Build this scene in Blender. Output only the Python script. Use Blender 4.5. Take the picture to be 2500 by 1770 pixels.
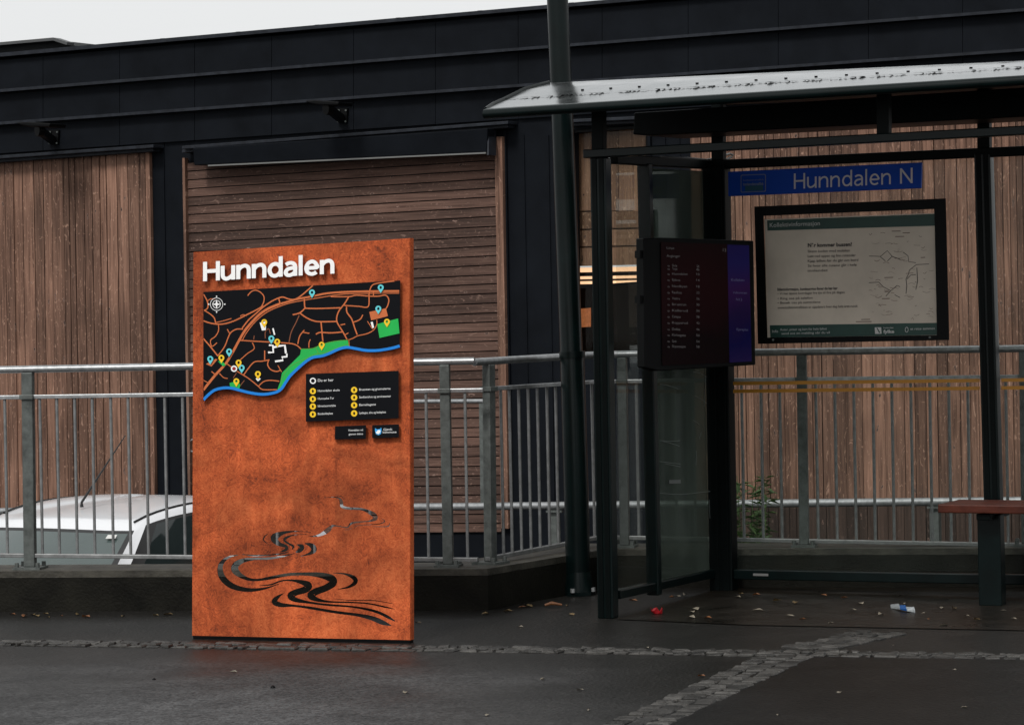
import bpy, bmesh, math, random
from mathutils import Vector, Matrix
R = math.radians
random.seed(7)
S = bpy.context.scene
for o in list(bpy.data.objects): bpy.data.objects.remove(o)

# ------------------------------------------------------------------ camera
F_PX, PPX, PPY, EYE, ROLL = 7400.0, 1250.0, 700.0, 1.6, 0.021     # measured on the 2500 px wide photograph
CR = Vector((math.cos(ROLL), 0, -math.sin(ROLL)))
CU = Vector((math.sin(ROLL), 0, math.cos(ROLL)))
CF = Vector((0, 1, 0))
CAM = Vector((0, 0, EYE))
cd = bpy.data.cameras.new('camera'); cam = bpy.data.objects.new('camera', cd); S.collection.objects.link(cam)
cd.sensor_width = 36; cd.lens = F_PX / 2500 * 36; cd.sensor_fit = 'HORIZONTAL'
cd.shift_y = -(885 - PPY) / 2500; cd.clip_end = 500; cd.clip_start = 0.1
cam.matrix_world = Matrix(((CR.x, CU.x, -CF.x, CAM.x), (CR.y, CU.y, -CF.y, CAM.y), (CR.z, CU.z, -CF.z, CAM.z), (0, 0, 0, 1)))
S.camera = cam

# ------------------------------------------------------------------ world, sun, exposure (overcast day)
SUN_EL, SUN_AZ = R(46), R(205)       # azimuth clockwise from +Y: behind the camera, a little to the left
w = bpy.data.worlds.new('World'); S.world = w; w.use_nodes = True
nt = w.node_tree; nt.nodes.clear()
sky = nt.nodes.new('ShaderNodeTexSky'); sky.sky_type = 'NISHITA'; sky.sun_disc = False
sky.sun_elevation = SUN_EL; sky.sun_rotation = SUN_AZ; sky.air_density = 1.5; sky.dust_density = 4
hs = nt.nodes.new('ShaderNodeHueSaturation'); hs.inputs['Saturation'].default_value = 0.12
mx = nt.nodes.new('ShaderNodeMix'); mx.data_type = 'RGBA'; mx.inputs[0].default_value = 0.82
mx.inputs[7].default_value = (6.3, 6.4, 6.46, 1)
bg = nt.nodes.new('ShaderNodeBackground'); bg.inputs['Strength'].default_value = 0.10
ow = nt.nodes.new('ShaderNodeOutputWorld')
nt.links.new(sky.outputs[0], hs.inputs['Color']); nt.links.new(hs.outputs[0], mx.inputs[6])
nt.links.new(mx.outputs[2], bg.inputs['Color']); nt.links.new(bg.outputs[0], ow.inputs[0])
sl = bpy.data.lights.new('sun', 'SUN'); sl.energy = 1.5; sl.angle = R(13); sl.color = (1, .97, .93)
so = bpy.data.objects.new('sun', sl); S.collection.objects.link(so)
sd = Vector((math.sin(SUN_AZ) * math.cos(SUN_EL), math.cos(SUN_AZ) * math.cos(SUN_EL), math.sin(SUN_EL)))
so.rotation_euler = sd.to_track_quat('Z', 'Y').to_euler(); so.location = sd * 40
S.view_settings.view_transform = 'Standard'; S.view_settings.look = 'None'
S.view_settings.exposure = 0.5; S.view_settings.gamma = 1; S.view_settings.use_curve_mapping = False
S.render.engine = 'CYCLES'

# ------------------------------------------------------------------ geometry helpers
def ray(px, py): return CF + CR * ((px - PPX) / F_PX) + CU * ((PPY - py) / F_PX)
def ground(px, py, z=0.0):
    d = ray(px, py); return CAM + d * ((z - EYE) / d.z)
class Plane:                                   # a vertical plane through p, running along d
    def __init__(s, p, yaw=None, d=None):
        s.p = Vector(p)
        s.d = Vector((math.cos(yaw), -math.sin(yaw), 0)) if d is None else Vector((d[0], d[1], 0)).normalized()
        s.n = Vector((s.d.y, -s.d.x, 0))       # towards the camera
        s.n = s.n if s.n.dot(CAM - s.p) > 0 else -s.n
    def at(s, px, py, off=0.0):
        d = ray(px, py); q = s.p + s.n * off
        return CAM + d * ((q - CAM).dot(s.n) / d.dot(s.n))
    def shifted(s, off): return Plane(s.p + s.n * off, d=s.d)
    def m(s, px, off=0.0):                      # metres per photograph pixel there
        return (s.at(px, 700, off) - CAM).dot(CF) / F_PX
    def frame(s, z=0.0):
        x, y = s.d, -s.n
        return Matrix(((x.x, y.x, 0, s.p.x), (x.y, y.y, 0, s.p.y), (0, 0, 1, z), (0, 0, 0, 1)))
Z = Vector((0, 0, 1))

class MB:
    def __init__(s): s.v = []; s.f = []; s.sm = False
    def prism(s, pts, vec):
        n = len(pts); b = len(s.v); vec = Vector(vec)
        s.v += [Vector(p) for p in pts] + [Vector(p) + vec for p in pts]
        s.f += [list(range(b, b + n)), list(range(b + 2 * n - 1, b + n - 1, -1))]
        s.f += [[b + i, b + n + i, b + n + (i + 1) % n, b + (i + 1) % n] for i in range(n)]
        return s
    def beam(s, p0, p1, side, w, h, ext=0.0):   # rectangular bar; w along side, h along the third axis
        p0, p1 = Vector(p0), Vector(p1); a = (p1 - p0).normalized()
        p0 = p0 - a * ext; p1 = p1 + a * ext
        sd_ = (Vector(side) - a * Vector(side).dot(a)).normalized(); t = a.cross(sd_)
        c = [(-1, -1), (1, -1), (1, 1), (-1, 1)]
        return s.prism([p0 + sd_ * (x * w / 2) + t * (y * h / 2) for x, y in c], p1 - p0)
    def tube(s, path, r, n=12, cap=True):
        path = [Vector(p) for p in path]; b = len(s.v); k = len(path)
        rs = r if isinstance(r, (list, tuple)) else [r] * k
        ref = None
        for i, p in enumerate(path):
            a = (path[min(i + 1, k - 1)] - path[max(i - 1, 0)]).normalized()
            if ref is None:
                ref = Vector((0, 0, 1)) if abs(a.z) < .9 else Vector((1, 0, 0))
            x = (ref - a * ref.dot(a)).normalized(); y = a.cross(x); ref = x
            for j in range(n):
                t = 2 * math.pi * j / n; s.v.append(p + (x * math.cos(t) + y * math.sin(t)) * rs[i])
        for i in range(k - 1):
            for j in range(n):
                s.f.append([b + i * n + j, b + i * n + (j + 1) % n, b + (i + 1) * n + (j + 1) % n, b + (i + 1) * n + j])
        if cap: s.f += [[b + j for j in range(n)][::-1], [b + (k - 1) * n + j for j in range(n)]]
        s.sm = True
        return s
    def grid(s, rows):                          # rows of points -> quads
        b = len(s.v); n = len(rows[0])
        for r in rows: s.v += [Vector(p) for p in r]
        for i in range(len(rows) - 1):
            for j in range(n - 1):
                s.f.append([b + i * n + j, b + i * n + j + 1, b + (i + 1) * n + j + 1, b + (i + 1) * n + j])
        return s
    def raw(s, vs, fs):
        b = len(s.v); s.v += [Vector(p) for p in vs]; s.f += [[b + i for i in f] for f in fs]; return s

def link_mesh(name, mb, mat, parent=None, frame=None, bev=0.0, smooth=None):
    fr = frame if frame is not None else Matrix.Identity(4)
    inv = fr.inverted()
    me = bpy.data.meshes.new(name); me.from_pydata([inv @ p for p in mb.v], [], mb.f); me.update()
    bm = bmesh.new(); bm.from_mesh(me); bmesh.ops.recalc_face_normals(bm, faces=bm.faces); bm.to_mesh(me); bm.free()
    o = bpy.data.objects.new(name, me); S.collection.objects.link(o)
    if mat is not None: me.materials.append(mat)
    if parent is not None: o.parent = parent
    else: o.matrix_world = fr
    if (mb.sm if smooth is None else smooth):
        me.shade_smooth(); me.set_sharp_from_angle(angle=R(40))
    if bev:
        b = o.modifiers.new('bevel', 'BEVEL'); b.width = bev; b.segments = 2; b.limit_method = 'ANGLE'; b.angle_limit = R(50)
    return o
class Thing:
    def __init__(s, name, label, cat, frame, group=None):
        s.o = bpy.data.objects.new(name, None); S.collection.objects.link(s.o)
        s.o.empty_display_size = .1; s.fr = frame; s.o.matrix_world = frame
        s.o['label'] = label; s.o['category'] = cat
        if group: s.o['group'] = group
    def add(s, name, mb, mat, parent=None, label=None, bev=0.0, smooth=None):
        o = link_mesh(name, mb, mat, parent or s.o, s.fr, bev, smooth)
        if label: o['label'] = label
        return o
def tag(o, label, cat, group=None):
    o['label'] = label; o['category'] = cat
    if group: o['group'] = group
    return o
def setting(o): o['kind'] = 'structure'; return o

# flat shapes -> solid meshes (curve fill gives holes); every point goes through fn(x, y, depth01)
def curve_solid(splines, fn, mb=None):
    cu = bpy.data.curves.new('tmp', 'CURVE'); cu.dimensions = '2D'; cu.fill_mode = 'BOTH'; cu.extrude = .5
    for pts in splines:
        sp = cu.splines.new('POLY'); sp.points.add(len(pts) - 1); sp.use_cyclic_u = True
        for i, (x, y) in enumerate(pts): sp.points[i].co = (x, y, 0, 1)
    return _solid(cu, fn, mb)
def _solid(cu, fn, mb):
    mb = mb or MB()
    o = bpy.data.objects.new('tmp', cu); S.collection.objects.link(o)
    dg = bpy.context.evaluated_depsgraph_get(); me = o.evaluated_get(dg).to_mesh()
    mb.raw([fn(v.co.x, v.co.y, v.co.z + .5) for v in me.vertices], [list(p.vertices) for p in me.polygons])
    o.evaluated_get(dg).to_mesh_clear(); bpy.data.objects.remove(o); bpy.data.curves.remove(cu)
    return mb
def text_solid(txt, p0, p1, cap, plane, off, thick, bold=0.0, mb=None):
    """text on a plane: baseline from photo point p0 to p1, capitals cap px tall"""
    cu = bpy.data.curves.new('tmp', 'FONT'); cu.body = txt; cu.size = 1; cu.extrude = .5; cu.offset = bold; cu.resolution_u = 4
    o = bpy.data.objects.new('tmp', cu); S.collection.objects.link(o)
    dg = bpy.context.evaluated_depsgraph_get(); me = o.evaluated_get(dg).to_mesh()
    xs = [v.co.x for v in me.vertices]; x0, x1 = min(xs), max(xs)
    sx = (p1[0] - p0[0]) / (x1 - x0); sl_ = (p1[1] - p0[1]) / (p1[0] - p0[0]); sy = cap / .70
    mb = mb or MB()
    vs = []
    for v in me.vertices:
        X = p0[0] + (v.co.x - x0) * sx; Y = p0[1] + (X - p0[0]) * sl_ - v.co.y * sy
        vs.append(plane.at(X, Y, off + thick * (v.co.z + .5)))
    mb.raw(vs, [list(p.vertices) for p in me.polygons])
    o.evaluated_get(dg).to_mesh_clear(); bpy.data.objects.remove(o); bpy.data.curves.remove(cu)
    return mb
from mathutils.geometry import delaunay_2d_cdt
def inside(p, poly):
    wn = 0
    for (x0, y0), (x1, y1) in zip(poly, poly[1:] + poly[:1]):
        if (y0 <= p[1]) != (y1 <= p[1]):
            c = (x1 - x0) * (p[1] - y0) - (p[0] - x0) * (y1 - y0)
            wn += (1 if c > 0 else -1) if y1 > y0 else (-1 if c < 0 else 1) * (1 if c != 0 else 0)
    return wn != 0
GLYPH = {  # skeleton strokes in cap heights: (advance, strokes)
 'H': (.80, [[(.09, 0), (.09, 1)], [(.71, 0), (.71, 1)], [(.09, .51), (.71, .51)]]),
 'N': (.82, [[(.09, 0), (.09, 1)], [(.73, 0), (.73, 1)], [(.09, .97), (.73, .03)]]),
 'u': (.70, [[(.09, .74), (.09, .30), (.12, .15), (.24, .06), (.38, .09), (.50, .17), (.58, .27)], [(.60, .74), (.60, 0)]]),
 'n': (.70, [[(.09, 0), (.09, .74)], [(.10, .47), (.18, .58), (.30, .66), (.44, .68), (.56, .60), (.60, .45), (.60, .30), (.60, 0)]]),
 'd': (.74, [[(.64, 0), (.64, 1.06)], [(.62, .50), (.52, .63), (.36, .68), (.19, .60), (.10, .37), (.18, .14), (.34, .06), (.50, .11), (.62, .24)]]),
 'a': (.66, [[(.10, .60), (.22, .67), (.36, .68), (.49, .62), (.55, .48), (.55, .25), (.55, 0)], [(.54, .42), (.34, .41), (.18, .36), (.09, .22), (.14, .09), (.28, .05), (.42, .10), (.54, .20)]]),
 'l': (.23, [[(.10, 1.06), (.10, 0)]]),
 'e': (.70, [[(.12, .37), (.60, .37), (.59, .50), (.49, .64), (.35, .69), (.18, .60), (.09, .37), (.16, .14), (.33, .05), (.48, .07), (.58, .13)]])}
def lettering(txt, p0, p1, cap, sw, plane, off, thick, gap=.0):
    loops, x = [], 0.0
    for ch in txt:
        if ch == ' ': x += .38; continue
        adv, st = GLYPH[ch]
        for s_ in st:
            p = [(x + a, b) for a, b in s_]
            loops.append(ribbon(p, sw, 1 if len(p) < 3 or ch == 'e' and False else 4))
        x += adv + gap
    x -= gap
    sx = (p1[0] - p0[0]) / (x - .01); sl_ = (p1[1] - p0[1]) / (p1[0] - p0[0])
    vs, es = [], []
    for lp in loops:
        b = len(vs); n = len(lp); vs += [Vector(q) for q in lp]; es += [(b + i, b + (i + 1) % n) for i in range(n)]
    ov, _, of, _, _, _ = delaunay_2d_cdt(vs, es, [], 0, 1e-5)
    tris = []
    for f in of:
        c = sum((ov[i] for i in f), Vector((0, 0))) / len(f)
        if any(inside(c, lp) for lp in loops): tris.append(list(f))
    used = {(f[i], f[(i + 1) % len(f)]) for f in tris for i in range(len(f))}
    n = len(ov); side = [[a, b, n + b, n + a] for a, b in used if (b, a) not in used]
    def fn(v, d): X = p0[0] + v.x * sx; return plane.at(X, p0[1] + (X - p0[0]) * sl_ - v.y * cap, off + thick * d)
    return MB().raw([fn(v, 1) for v in ov] + [fn(v, 0) for v in ov], tris + [[n + i for i in f[::-1]] for f in tris] + side)
def smooth_path(pts, k=4):
    if len(pts) < 3: return [tuple(p) for p in pts]
    out = []
    for i in range(len(pts) - 1):
        a, b, c, d = pts[max(i - 1, 0)], pts[i], pts[i + 1], pts[min(i + 2, len(pts) - 1)]
        for j in range(k):
            t = j / k
            out.append(tuple(.5 * (2 * b[q] + (c[q] - a[q]) * t + (2 * a[q] - 5 * b[q] + 4 * c[q] - d[q]) * t * t + (3 * b[q] - a[q] - 3 * c[q] + d[q]) * t ** 3) for q in range(len(b))))
    out.append(tuple(pts[-1])); return out
def ribbon(pts, wd=None, k=4):                   # centre line (x, y[, w]) -> outline
    p = smooth_path(pts, k); L, Rr = [], []
    for i, q in enumerate(p):
        a, b = p[max(i - 1, 0)], p[min(i + 1, len(p) - 1)]
        dx, dy = b[0] - a[0], b[1] - a[1]; l = math.hypot(dx, dy) or 1
        h = (wd if wd is not None else max(q[2], 2)) / 2
        L.append((q[0] - dy / l * h, q[1] + dx / l * h)); Rr.append((q[0] + dy / l * h, q[1] - dx / l * h))
    return L + Rr[::-1]
def strip_mb(pts, wd, fn, k=4, mb=None):        # flat ribbon, quads
    o = ribbon(pts, wd, k); n = len(o) // 2; mb = mb or MB()
    L, Rr = o[:n], o[n:][::-1]
    return mb.grid([[fn(*a) for a in L], [fn(*a) for a in Rr]])
def ellipse(cx, cy, rx, ry=None, n=24): ry = ry or rx; return [(cx + rx * math.cos(2 * math.pi * i / n), cy + ry * math.sin(2 * math.pi * i / n)) for i in range(n)]

# ------------------------------------------------------------------ materials
MATS = {}
def mat(name, col, rough=.5, metal=0.0, var=0.0, scale=8.0, bump=0.0, bscale=60.0, spec=.5, emit=None, es=0.0, rvar=0.0, col2=None, coat=0.0):
    m = bpy.data.materials.new(name); m.use_nodes = True; nt = m.node_tree; b = nt.nodes['Principled BSDF']
    b.inputs['Base Color'].default_value = (*col, 1); b.inputs['Roughness'].default_value = rough
    b.inputs['Metallic'].default_value = metal; b.inputs['Specular IOR Level'].default_value = spec
    b.inputs['Coat Weight'].default_value = coat
    if emit: b.inputs['Emission Color'].default_value = (*emit, 1); b.inputs['Emission Strength'].default_value = es
    N = nt.nodes.new; K = nt.links.new
    tc = N('ShaderNodeTexCoord')
    if var or col2 or rvar:
        n1 = N('ShaderNodeTexNoise'); n1.inputs['Scale'].default_value = scale; n1.inputs['Detail'].default_value = 6; n1.inputs['Roughness'].default_value = .65
        K(tc.outputs['Object'], n1.inputs['Vector'])
        rp = N('ShaderNodeValToRGB'); rp.color_ramp.elements[0].position = .3; rp.color_ramp.elements[1].position = .72
        c2 = col2 or tuple(min(1, c * (1 + var)) for c in col); c1 = tuple(c * (1 - var) for c in col)
        rp.color_ramp.elements[0].color = (*c1, 1); rp.color_ramp.elements[1].color = (*c2, 1)
        K(n1.outputs['Fac'], rp.inputs[0]); K(rp.outputs[0], b.inputs['Base Color'])
        if rvar:
            mr = N('ShaderNodeMapRange'); mr.inputs[1].default_value = .3; mr.inputs[2].default_value = .7
            mr.inputs[3].default_value = max(.02, rough - rvar); mr.inputs[4].default_value = min(1, rough + rvar)
            K(n1.outputs['Fac'], mr.inputs[0]); K(mr.outputs[0], b.inputs['Roughness'])
    if bump:
        n2 = N('ShaderNodeTexNoise'); n2.inputs['Scale'].default_value = bscale; n2.inputs['Detail'].default_value = 5
        K(tc.outputs['Object'], n2.inputs['Vector'])
        bp = N('ShaderNodeBump'); bp.inputs['Strength'].default_value = bump; bp.inputs['Distance'].default_value = .01
        K(n2.outputs['Fac'], bp.inputs['Height']); K(bp.outputs[0], b.inputs['Normal'])
    MATS[name] = m; return m
def wood(name, c1, c2, vertical=True):
    m = bpy.data.materials.new(name); m.use_nodes = True; nt = m.node_tree; b = nt.nodes['Principled BSDF']
    N = nt.nodes.new; K = nt.links.new
    tc = N('ShaderNodeTexCoord'); geo = N('ShaderNodeNewGeometry')
    off = N('ShaderNodeVectorMath'); off.operation = 'SCALE'; off.inputs['Scale'].default_value = 37.0
    cmb = N('ShaderNodeCombineXYZ')
    for i in range(3): K(geo.outputs['Random Per Island'], cmb.inputs[i])
    K(cmb.outputs[0], off.inputs[0])
    add = N('ShaderNodeVectorMath'); add.operation = 'ADD'; K(tc.outputs['Object'], add.inputs[0]); K(off.outputs[0], add.inputs[1])
    def mapping(sx, sz):
        mp = N('ShaderNodeMapping'); mp.inputs['Scale'].default_value = (sx, 1, sz) if vertical else (sz, 1, sx)
        K(add.outputs[0], mp.inputs['Vector']); return mp
    g = N('ShaderNodeTexNoise'); g.inputs['Scale'].default_value = 1; g.inputs['Detail'].default_value = 8; g.inputs['Distortion'].default_value = .6
    K(mapping(60, 2.2).outputs[0], g.inputs['Vector'])
    big = N('ShaderNodeTexNoise'); big.inputs['Scale'].default_value = 1.3; big.inputs['Detail'].default_value = 3; K(tc.outputs['Object'], big.inputs['Vector'])
    rp = N('ShaderNodeValToRGB'); rp.color_ramp.elements[0].position = .25; rp.color_ramp.elements[1].position = .78
    rp.color_ramp.elements[0].color = (*c1, 1); rp.color_ramp.elements[1].color = (*c2, 1); K(g.outputs['Fac'], rp.inputs[0])
    isl = N('ShaderNodeMapRange'); isl.inputs[3].default_value = .62; isl.inputs[4].default_value = 1.35; K(geo.outputs['Random Per Island'], isl.inputs[0])
    bgr = N('ShaderNodeMapRange'); bgr.inputs[1].default_value = .3; bgr.inputs[2].default_value = .7; bgr.inputs[3].default_value = .72; bgr.inputs[4].default_value = 1.25; K(big.outputs['Fac'], bgr.inputs[0])
    mu = N('ShaderNodeMath'); mu.operation = 'MULTIPLY'; K(isl.outputs[0], mu.inputs[0]); K(bgr.outputs[0], mu.inputs[1])
    sc = N('ShaderNodeVectorMath'); sc.operation = 'SCALE'; K(rp.outputs[0], sc.inputs[0]); K(mu.outputs[0], sc.inputs['Scale'])
    # knots: dark eye in a pale ring, and pale weathered flecks along the grain
    vo = N('ShaderNodeTexVoronoi'); vo.inputs['Scale'].default_value = 1; kw = N('ShaderNodeTexNoise'); kw.inputs['Scale'].default_value = 22; K(add.outputs[0], kw.inputs['Vector'])
    kv = N('ShaderNodeVectorMath'); kv.operation = 'MULTIPLY_ADD'; kv.inputs[1].default_value = (.45, .45, .45); K(kw.outputs['Color'], kv.inputs[0]); K(mapping(13, 4.6).outputs[0], kv.inputs[2]); K(kv.outputs[0], vo.inputs['Vector'])
    kn = N('ShaderNodeValToRGB'); e = kn.color_ramp.elements
    e[0].position = .0; e[0].color = (.018, .010, .007, 1); e[1].position = .05; e[1].color = (.03, .017, .013, 1)
    e2 = e.new(.085); e2.color = (.20, .13, .105, 1); e3 = e.new(.17); e3.color = (.16, .09, .07, 1)
    K(vo.outputs['Distance'], kn.inputs[0])
    km = N('ShaderNodeMath'); km.operation = 'LESS_THAN'; km.inputs[1].default_value = .10; K(vo.outputs['Distance'], km.inputs[0])
    mk = N('ShaderNodeMix'); mk.data_type = 'RGBA'; K(km.outputs[0], mk.inputs[0]); K(sc.outputs[0], mk.inputs[6]); K(kn.outputs[0], mk.inputs[7])
    fl = N('ShaderNodeTexNoise'); fl.inputs['Scale'].default_value = 1; fl.inputs['Detail'].default_value = 3; fl.inputs['Distortion'].default_value = 4.5
    K(mapping(19, 7).outputs[0], fl.inputs['Vector'])
    fr = N('ShaderNodeMapRange'); fr.inputs[1].default_value = .61; fr.inputs[2].default_value = .70; fr.inputs[4].default_value = .55; K(fl.outputs['Fac'], fr.inputs[0])
    mf = N('ShaderNodeMix'); mf.data_type = 'RGBA'; K(fr.outputs[0], mf.inputs[0]); K(mk.outputs[2], mf.inputs[6]); mf.inputs[7].default_value = (c2[0] * 1.9, c2[1] * 2.1, c2[2] * 2.2, 1)
    K(mf.outputs[2], b.inputs['Base Color']); b.inputs['Roughness'].default_value = .75; b.inputs['Specular IOR Level'].default_value = .25
    bp = N('ShaderNodeBump'); bp.inputs['Strength'].default_value = .5; bp.inputs['Distance'].default_value = .006; K(g.outputs['Fac'], bp.inputs['Height']); K(bp.outputs[0], b.inputs['Normal'])
    return m
def glass(name, tint=(.86, .9, .88), refl=1.0, dirt=0.0, dirtcol=(.1, .12, .11)):
    m = bpy.data.materials.new(name); m.use_nodes = True; nt = m.node_tree; nt.nodes.clear()
    N = nt.nodes.new; K = nt.links.new
    out = N('ShaderNodeOutputMaterial'); tr = N('ShaderNodeBsdfTransparent'); tr.inputs[0].default_value = (*tint, 1)
    gl = N('ShaderNodeBsdfGlossy'); gl.inputs['Roughness'].default_value = .03
    fr = N('ShaderNodeFresnel'); fr.inputs['IOR'].default_value = 1.45
    mu = N('ShaderNodeMath'); mu.operation = 'MULTIPLY'; mu.inputs[1].default_value = refl; K(fr.outputs[0], mu.inputs[0])
    mixs = N('ShaderNodeMixShader'); K(mu.outputs[0], mixs.inputs[0]); K(tr.outputs[0], mixs.inputs[1]); K(gl.outputs[0], mixs.inputs[2])
    last = mixs
    if dirt:
        df = N('ShaderNodeBsdfDiffuse'); df.inputs[0].default_value = (*dirtcol, 1)
        tc = N('ShaderNodeTexCoord'); no = N('ShaderNodeTexNoise'); no.inputs['Scale'].default_value = 4; no.inputs['Detail'].default_value = 6; K(tc.outputs['Object'], no.inputs['Vector'])
        mr = N('ShaderNodeMapRange'); mr.inputs[1].default_value = .3; mr.inputs[2].default_value = .7; mr.inputs[3].default_value = dirt * .6; mr.inputs[4].default_value = dirt * 1.3; K(no.outputs['Fac'], mr.inputs[0])
        m2 = N('ShaderNodeMixShader'); K(mr.outputs[0], m2.inputs[0]); K(mixs.outputs[0], m2.inputs[1]); K(df.outputs[0], m2.inputs[2]); last = m2
    K(last.outputs[0], out.inputs[0]); return m

M_BLACK = mat('black_cladding', (.0058, .0072, .0098), .6, var=.3, scale=3, bump=.08, bscale=25, spec=.06)
M_LEDGE = mat('black_flashing', (.017, .0195, .025), .5, var=.45, scale=14, spec=.15)
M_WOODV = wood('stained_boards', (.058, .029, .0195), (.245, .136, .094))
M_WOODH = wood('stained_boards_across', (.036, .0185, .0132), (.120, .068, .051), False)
M_CONC = mat('wet_concrete', (.0085, .0080, .0060), .6, var=.55, scale=5, bump=.35, bscale=70, spec=.10)
M_CONCTOP = mat('concrete_coping', (.045, .042, .034), .55, var=.6, scale=9, bump=.4, bscale=60, spec=.25)
M_GALV = mat('galvanised_steel', (.30, .31, .315), .36, .6, var=.3, scale=30, bump=.05, bscale=90)
M_GALVD = mat('dull_galvanised_steel', (.095, .105, .10), .5, .3, var=.4, scale=22, bump=.08, bscale=90, spec=.3)
M_GALVB = mat('galvanised_baluster', (.20, .205, .205), .42, .4, var=.3, scale=22, spec=.4)
M_GREEN = mat('dark_green_paint', (.0013, .0045, .0045), .28, var=.35, scale=9, spec=.18, bump=.04, bscale=40)
M_GREENB = mat('black_green_paint', (.0012, .0026, .0026), .45, var=.3, scale=6, spec=.08)
M_PLAST = mat('black_plastic', (.0022, .0024, .0027), .45, spec=.10, var=.2)
M_WHITE = mat('white_letter', (.90, .90, .89), .45)
M_WHITED = mat('white_print', (.62, .62, .62), .5)
M_PLATE = mat('black_plate', (.0026, .003, .0046), .4, spec=.13, var=.2, scale=2)
M_ROAD = mat('orange_print', (.56, .135, .035), .5, var=.08, scale=9)
M_ROADD = mat('dim_orange_print', (.22, .06, .02), .5)
M_RIVER = mat('blue_print', (.0, .20, .66), .45, var=.06)
M_PARK = mat('green_print', (.004, .42, .065), .45, var=.08)
M_PARKL = mat('olive_print', (.10, .33, .03), .5)
M_YEL = mat('yellow_print', (.88, .55, .012), .45)
M_CYAN = mat('cyan_print', (.12, .60, .66), .45)
M_RED = mat('red_print', (.35, .01, .01), .5)
M_CAR = mat('white_car_paint', (.66, .67, .69), .22, coat=.6, spec=.5)
M_RUB = mat('black_rubber', (.008, .008, .008), .5)
M_CARGL = mat('tinted_car_glass', (.016, .022, .022), .04, spec=.35)
M_CARWS = mat('windscreen_glass', (.055, .074, .071), .06, spec=.55, var=.15, scale=1.5)  # base colour lightened to stand in for reflected sky
M_TAIL = mat('red_lamp_plastic', (.20, .006, .012), .15)
M_BENCH = mat('red_brown_bench_wood', (.060, .0145, .008), .45, var=.4, scale=12, bump=.1, bscale=40, spec=.2)
M_BLUE = mat('blue_sign_face', (.003, .058, .42), .45, spec=.15)
M_PAPER = mat('faded_poster_paper', (.62, .545, .455), .6, var=.14, scale=2.5, spec=.2)
M_PGREEN = mat('poster_dark_green', (.006, .045, .034), .5, var=.2)
M_INK = mat('poster_ink', (.035, .03, .028), .6)
M_INKL = mat('poster_pale_ink', (.17, .105, .08), .6)
M_PWHITE = mat('poster_white_ink', (.55, .55, .53), .6)
M_AMBER = mat('amber_film', (.40, .17, .008), .5)
M_GLASS = glass('shelter_glass', (.94, .955, .945), .12, .03, (.08, .10, .09))
M_GLASSD = glass('dirty_green_glass', (.55, .61, .57), .5, .44, (.10, .122, .104))
M_SCREEN = mat('screen_maroon', (.0035, .0004, .0008), .3, spec=.03, emit=(.16, .005, .014), es=.013, var=.5, scale=2)
M_SCREENB = mat('screen_blue', (.006, .004, .032), .3, spec=.05, emit=(.12, .06, .70), es=.026, var=.6, scale=3)
def screen_grad(name, stops, es):
    m = mat(name, (.003, .0006, .001), .25, spec=.05); nt = m.node_tree; b = nt.nodes['Principled BSDF']; N = nt.nodes.new; K = nt.links.new
    tc = N('ShaderNodeTexCoord'); sp = N('ShaderNodeSeparateXYZ'); K(tc.outputs['Object'], sp.inputs[0])
    no = N('ShaderNodeTexNoise'); no.inputs['Scale'].default_value = 3.5; K(tc.outputs['Object'], no.inputs['Vector'])
    ad = N('ShaderNodeMath'); ad.operation = 'MULTIPLY_ADD'; ad.inputs[1].default_value = .25; K(no.outputs['Fac'], ad.inputs[0]); K(sp.outputs[2], ad.inputs[2])
    mr = N('ShaderNodeMapRange'); mr.inputs[1].default_value = -.22; mr.inputs[2].default_value = .44; K(ad.outputs[0], mr.inputs[0])
    rp = N('ShaderNodeValToRGB'); e = rp.color_ramp.elements; e[0].position, e[1].position = stops[0][0], stops[-1][0]
    e[0].color = (*stops[0][1], 1); e[1].color = (*stops[-1][1], 1)
    for p, c in stops[1:-1]: x = e.new(p); x.color = (*c, 1)
    K(mr.outputs[0], rp.inputs[0]); K(rp.outputs[0], b.inputs['Emission Color']); b.inputs['Emission Strength'].default_value = es; return m
M_SCREEN = screen_grad('screen_maroon', [(0, (.02, .002, .004)), (.25, (.015, .003, .005)), (.42, (.13, .006, .016)), (.7, (.17, .006, .014)), (1, (.08, .003, .006))], .016)
M_SCREENB = screen_grad('screen_blue', [(0, (.14, .08, .60)), (.22, (.02, .03, .50)), (.38, (.10, .04, .40)), (.6, (.26, .06, .55)), (.85, (.10, .08, .75)), (1, (.07, .04, .5))], .028)
M_SCRTXT = mat('screen_text', (.05, .045, .045), .4, emit=(.6, .55, .58), es=.032)
M_SCRTXB = mat('screen_dim_text', (.03, .03, .08), .4, emit=(.4, .4, .8), es=.04)
M_WINREFL = mat('window_reflection', (.46, .31, .235), .7, var=.4, scale=2.2)
M_LAMPW = mat('warm_lamp', (.8, .5, .3), .5, emit=(1, .60, .36), es=1.05)
M_LAMPO = mat('orange_glow_lamp', (.5, .2, .1), .5, emit=(1, .33, .12), es=.22, var=.7, scale=30)
M_LEAFG = mat('weed_leaf', (.085, .165, .035), .5, var=.5, scale=20)
M_LEAFY = mat('fallen_leaf_yellow', (.115, .075, .025), .6, var=.5, scale=40)
M_LEAFP = mat('fallen_leaf_pale', (.19, .165, .125), .6, var=.4, scale=40)
M_LEAFO = mat('fallen_leaf_orange', (.15, .055, .015), .6, var=.4, scale=40)
M_LITR = mat('red_wrapper', (.26, .004, .008), .35, var=.4, scale=60)
M_LITB = mat('blue_wrapper', (.008, .07, .25), .35, var=.4, scale=60)
M_SETT = mat('grey_granite_setts', (.042, .040, .037), .5, var=.6, scale=16, bump=.8, bscale=40, spec=.25)

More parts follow.
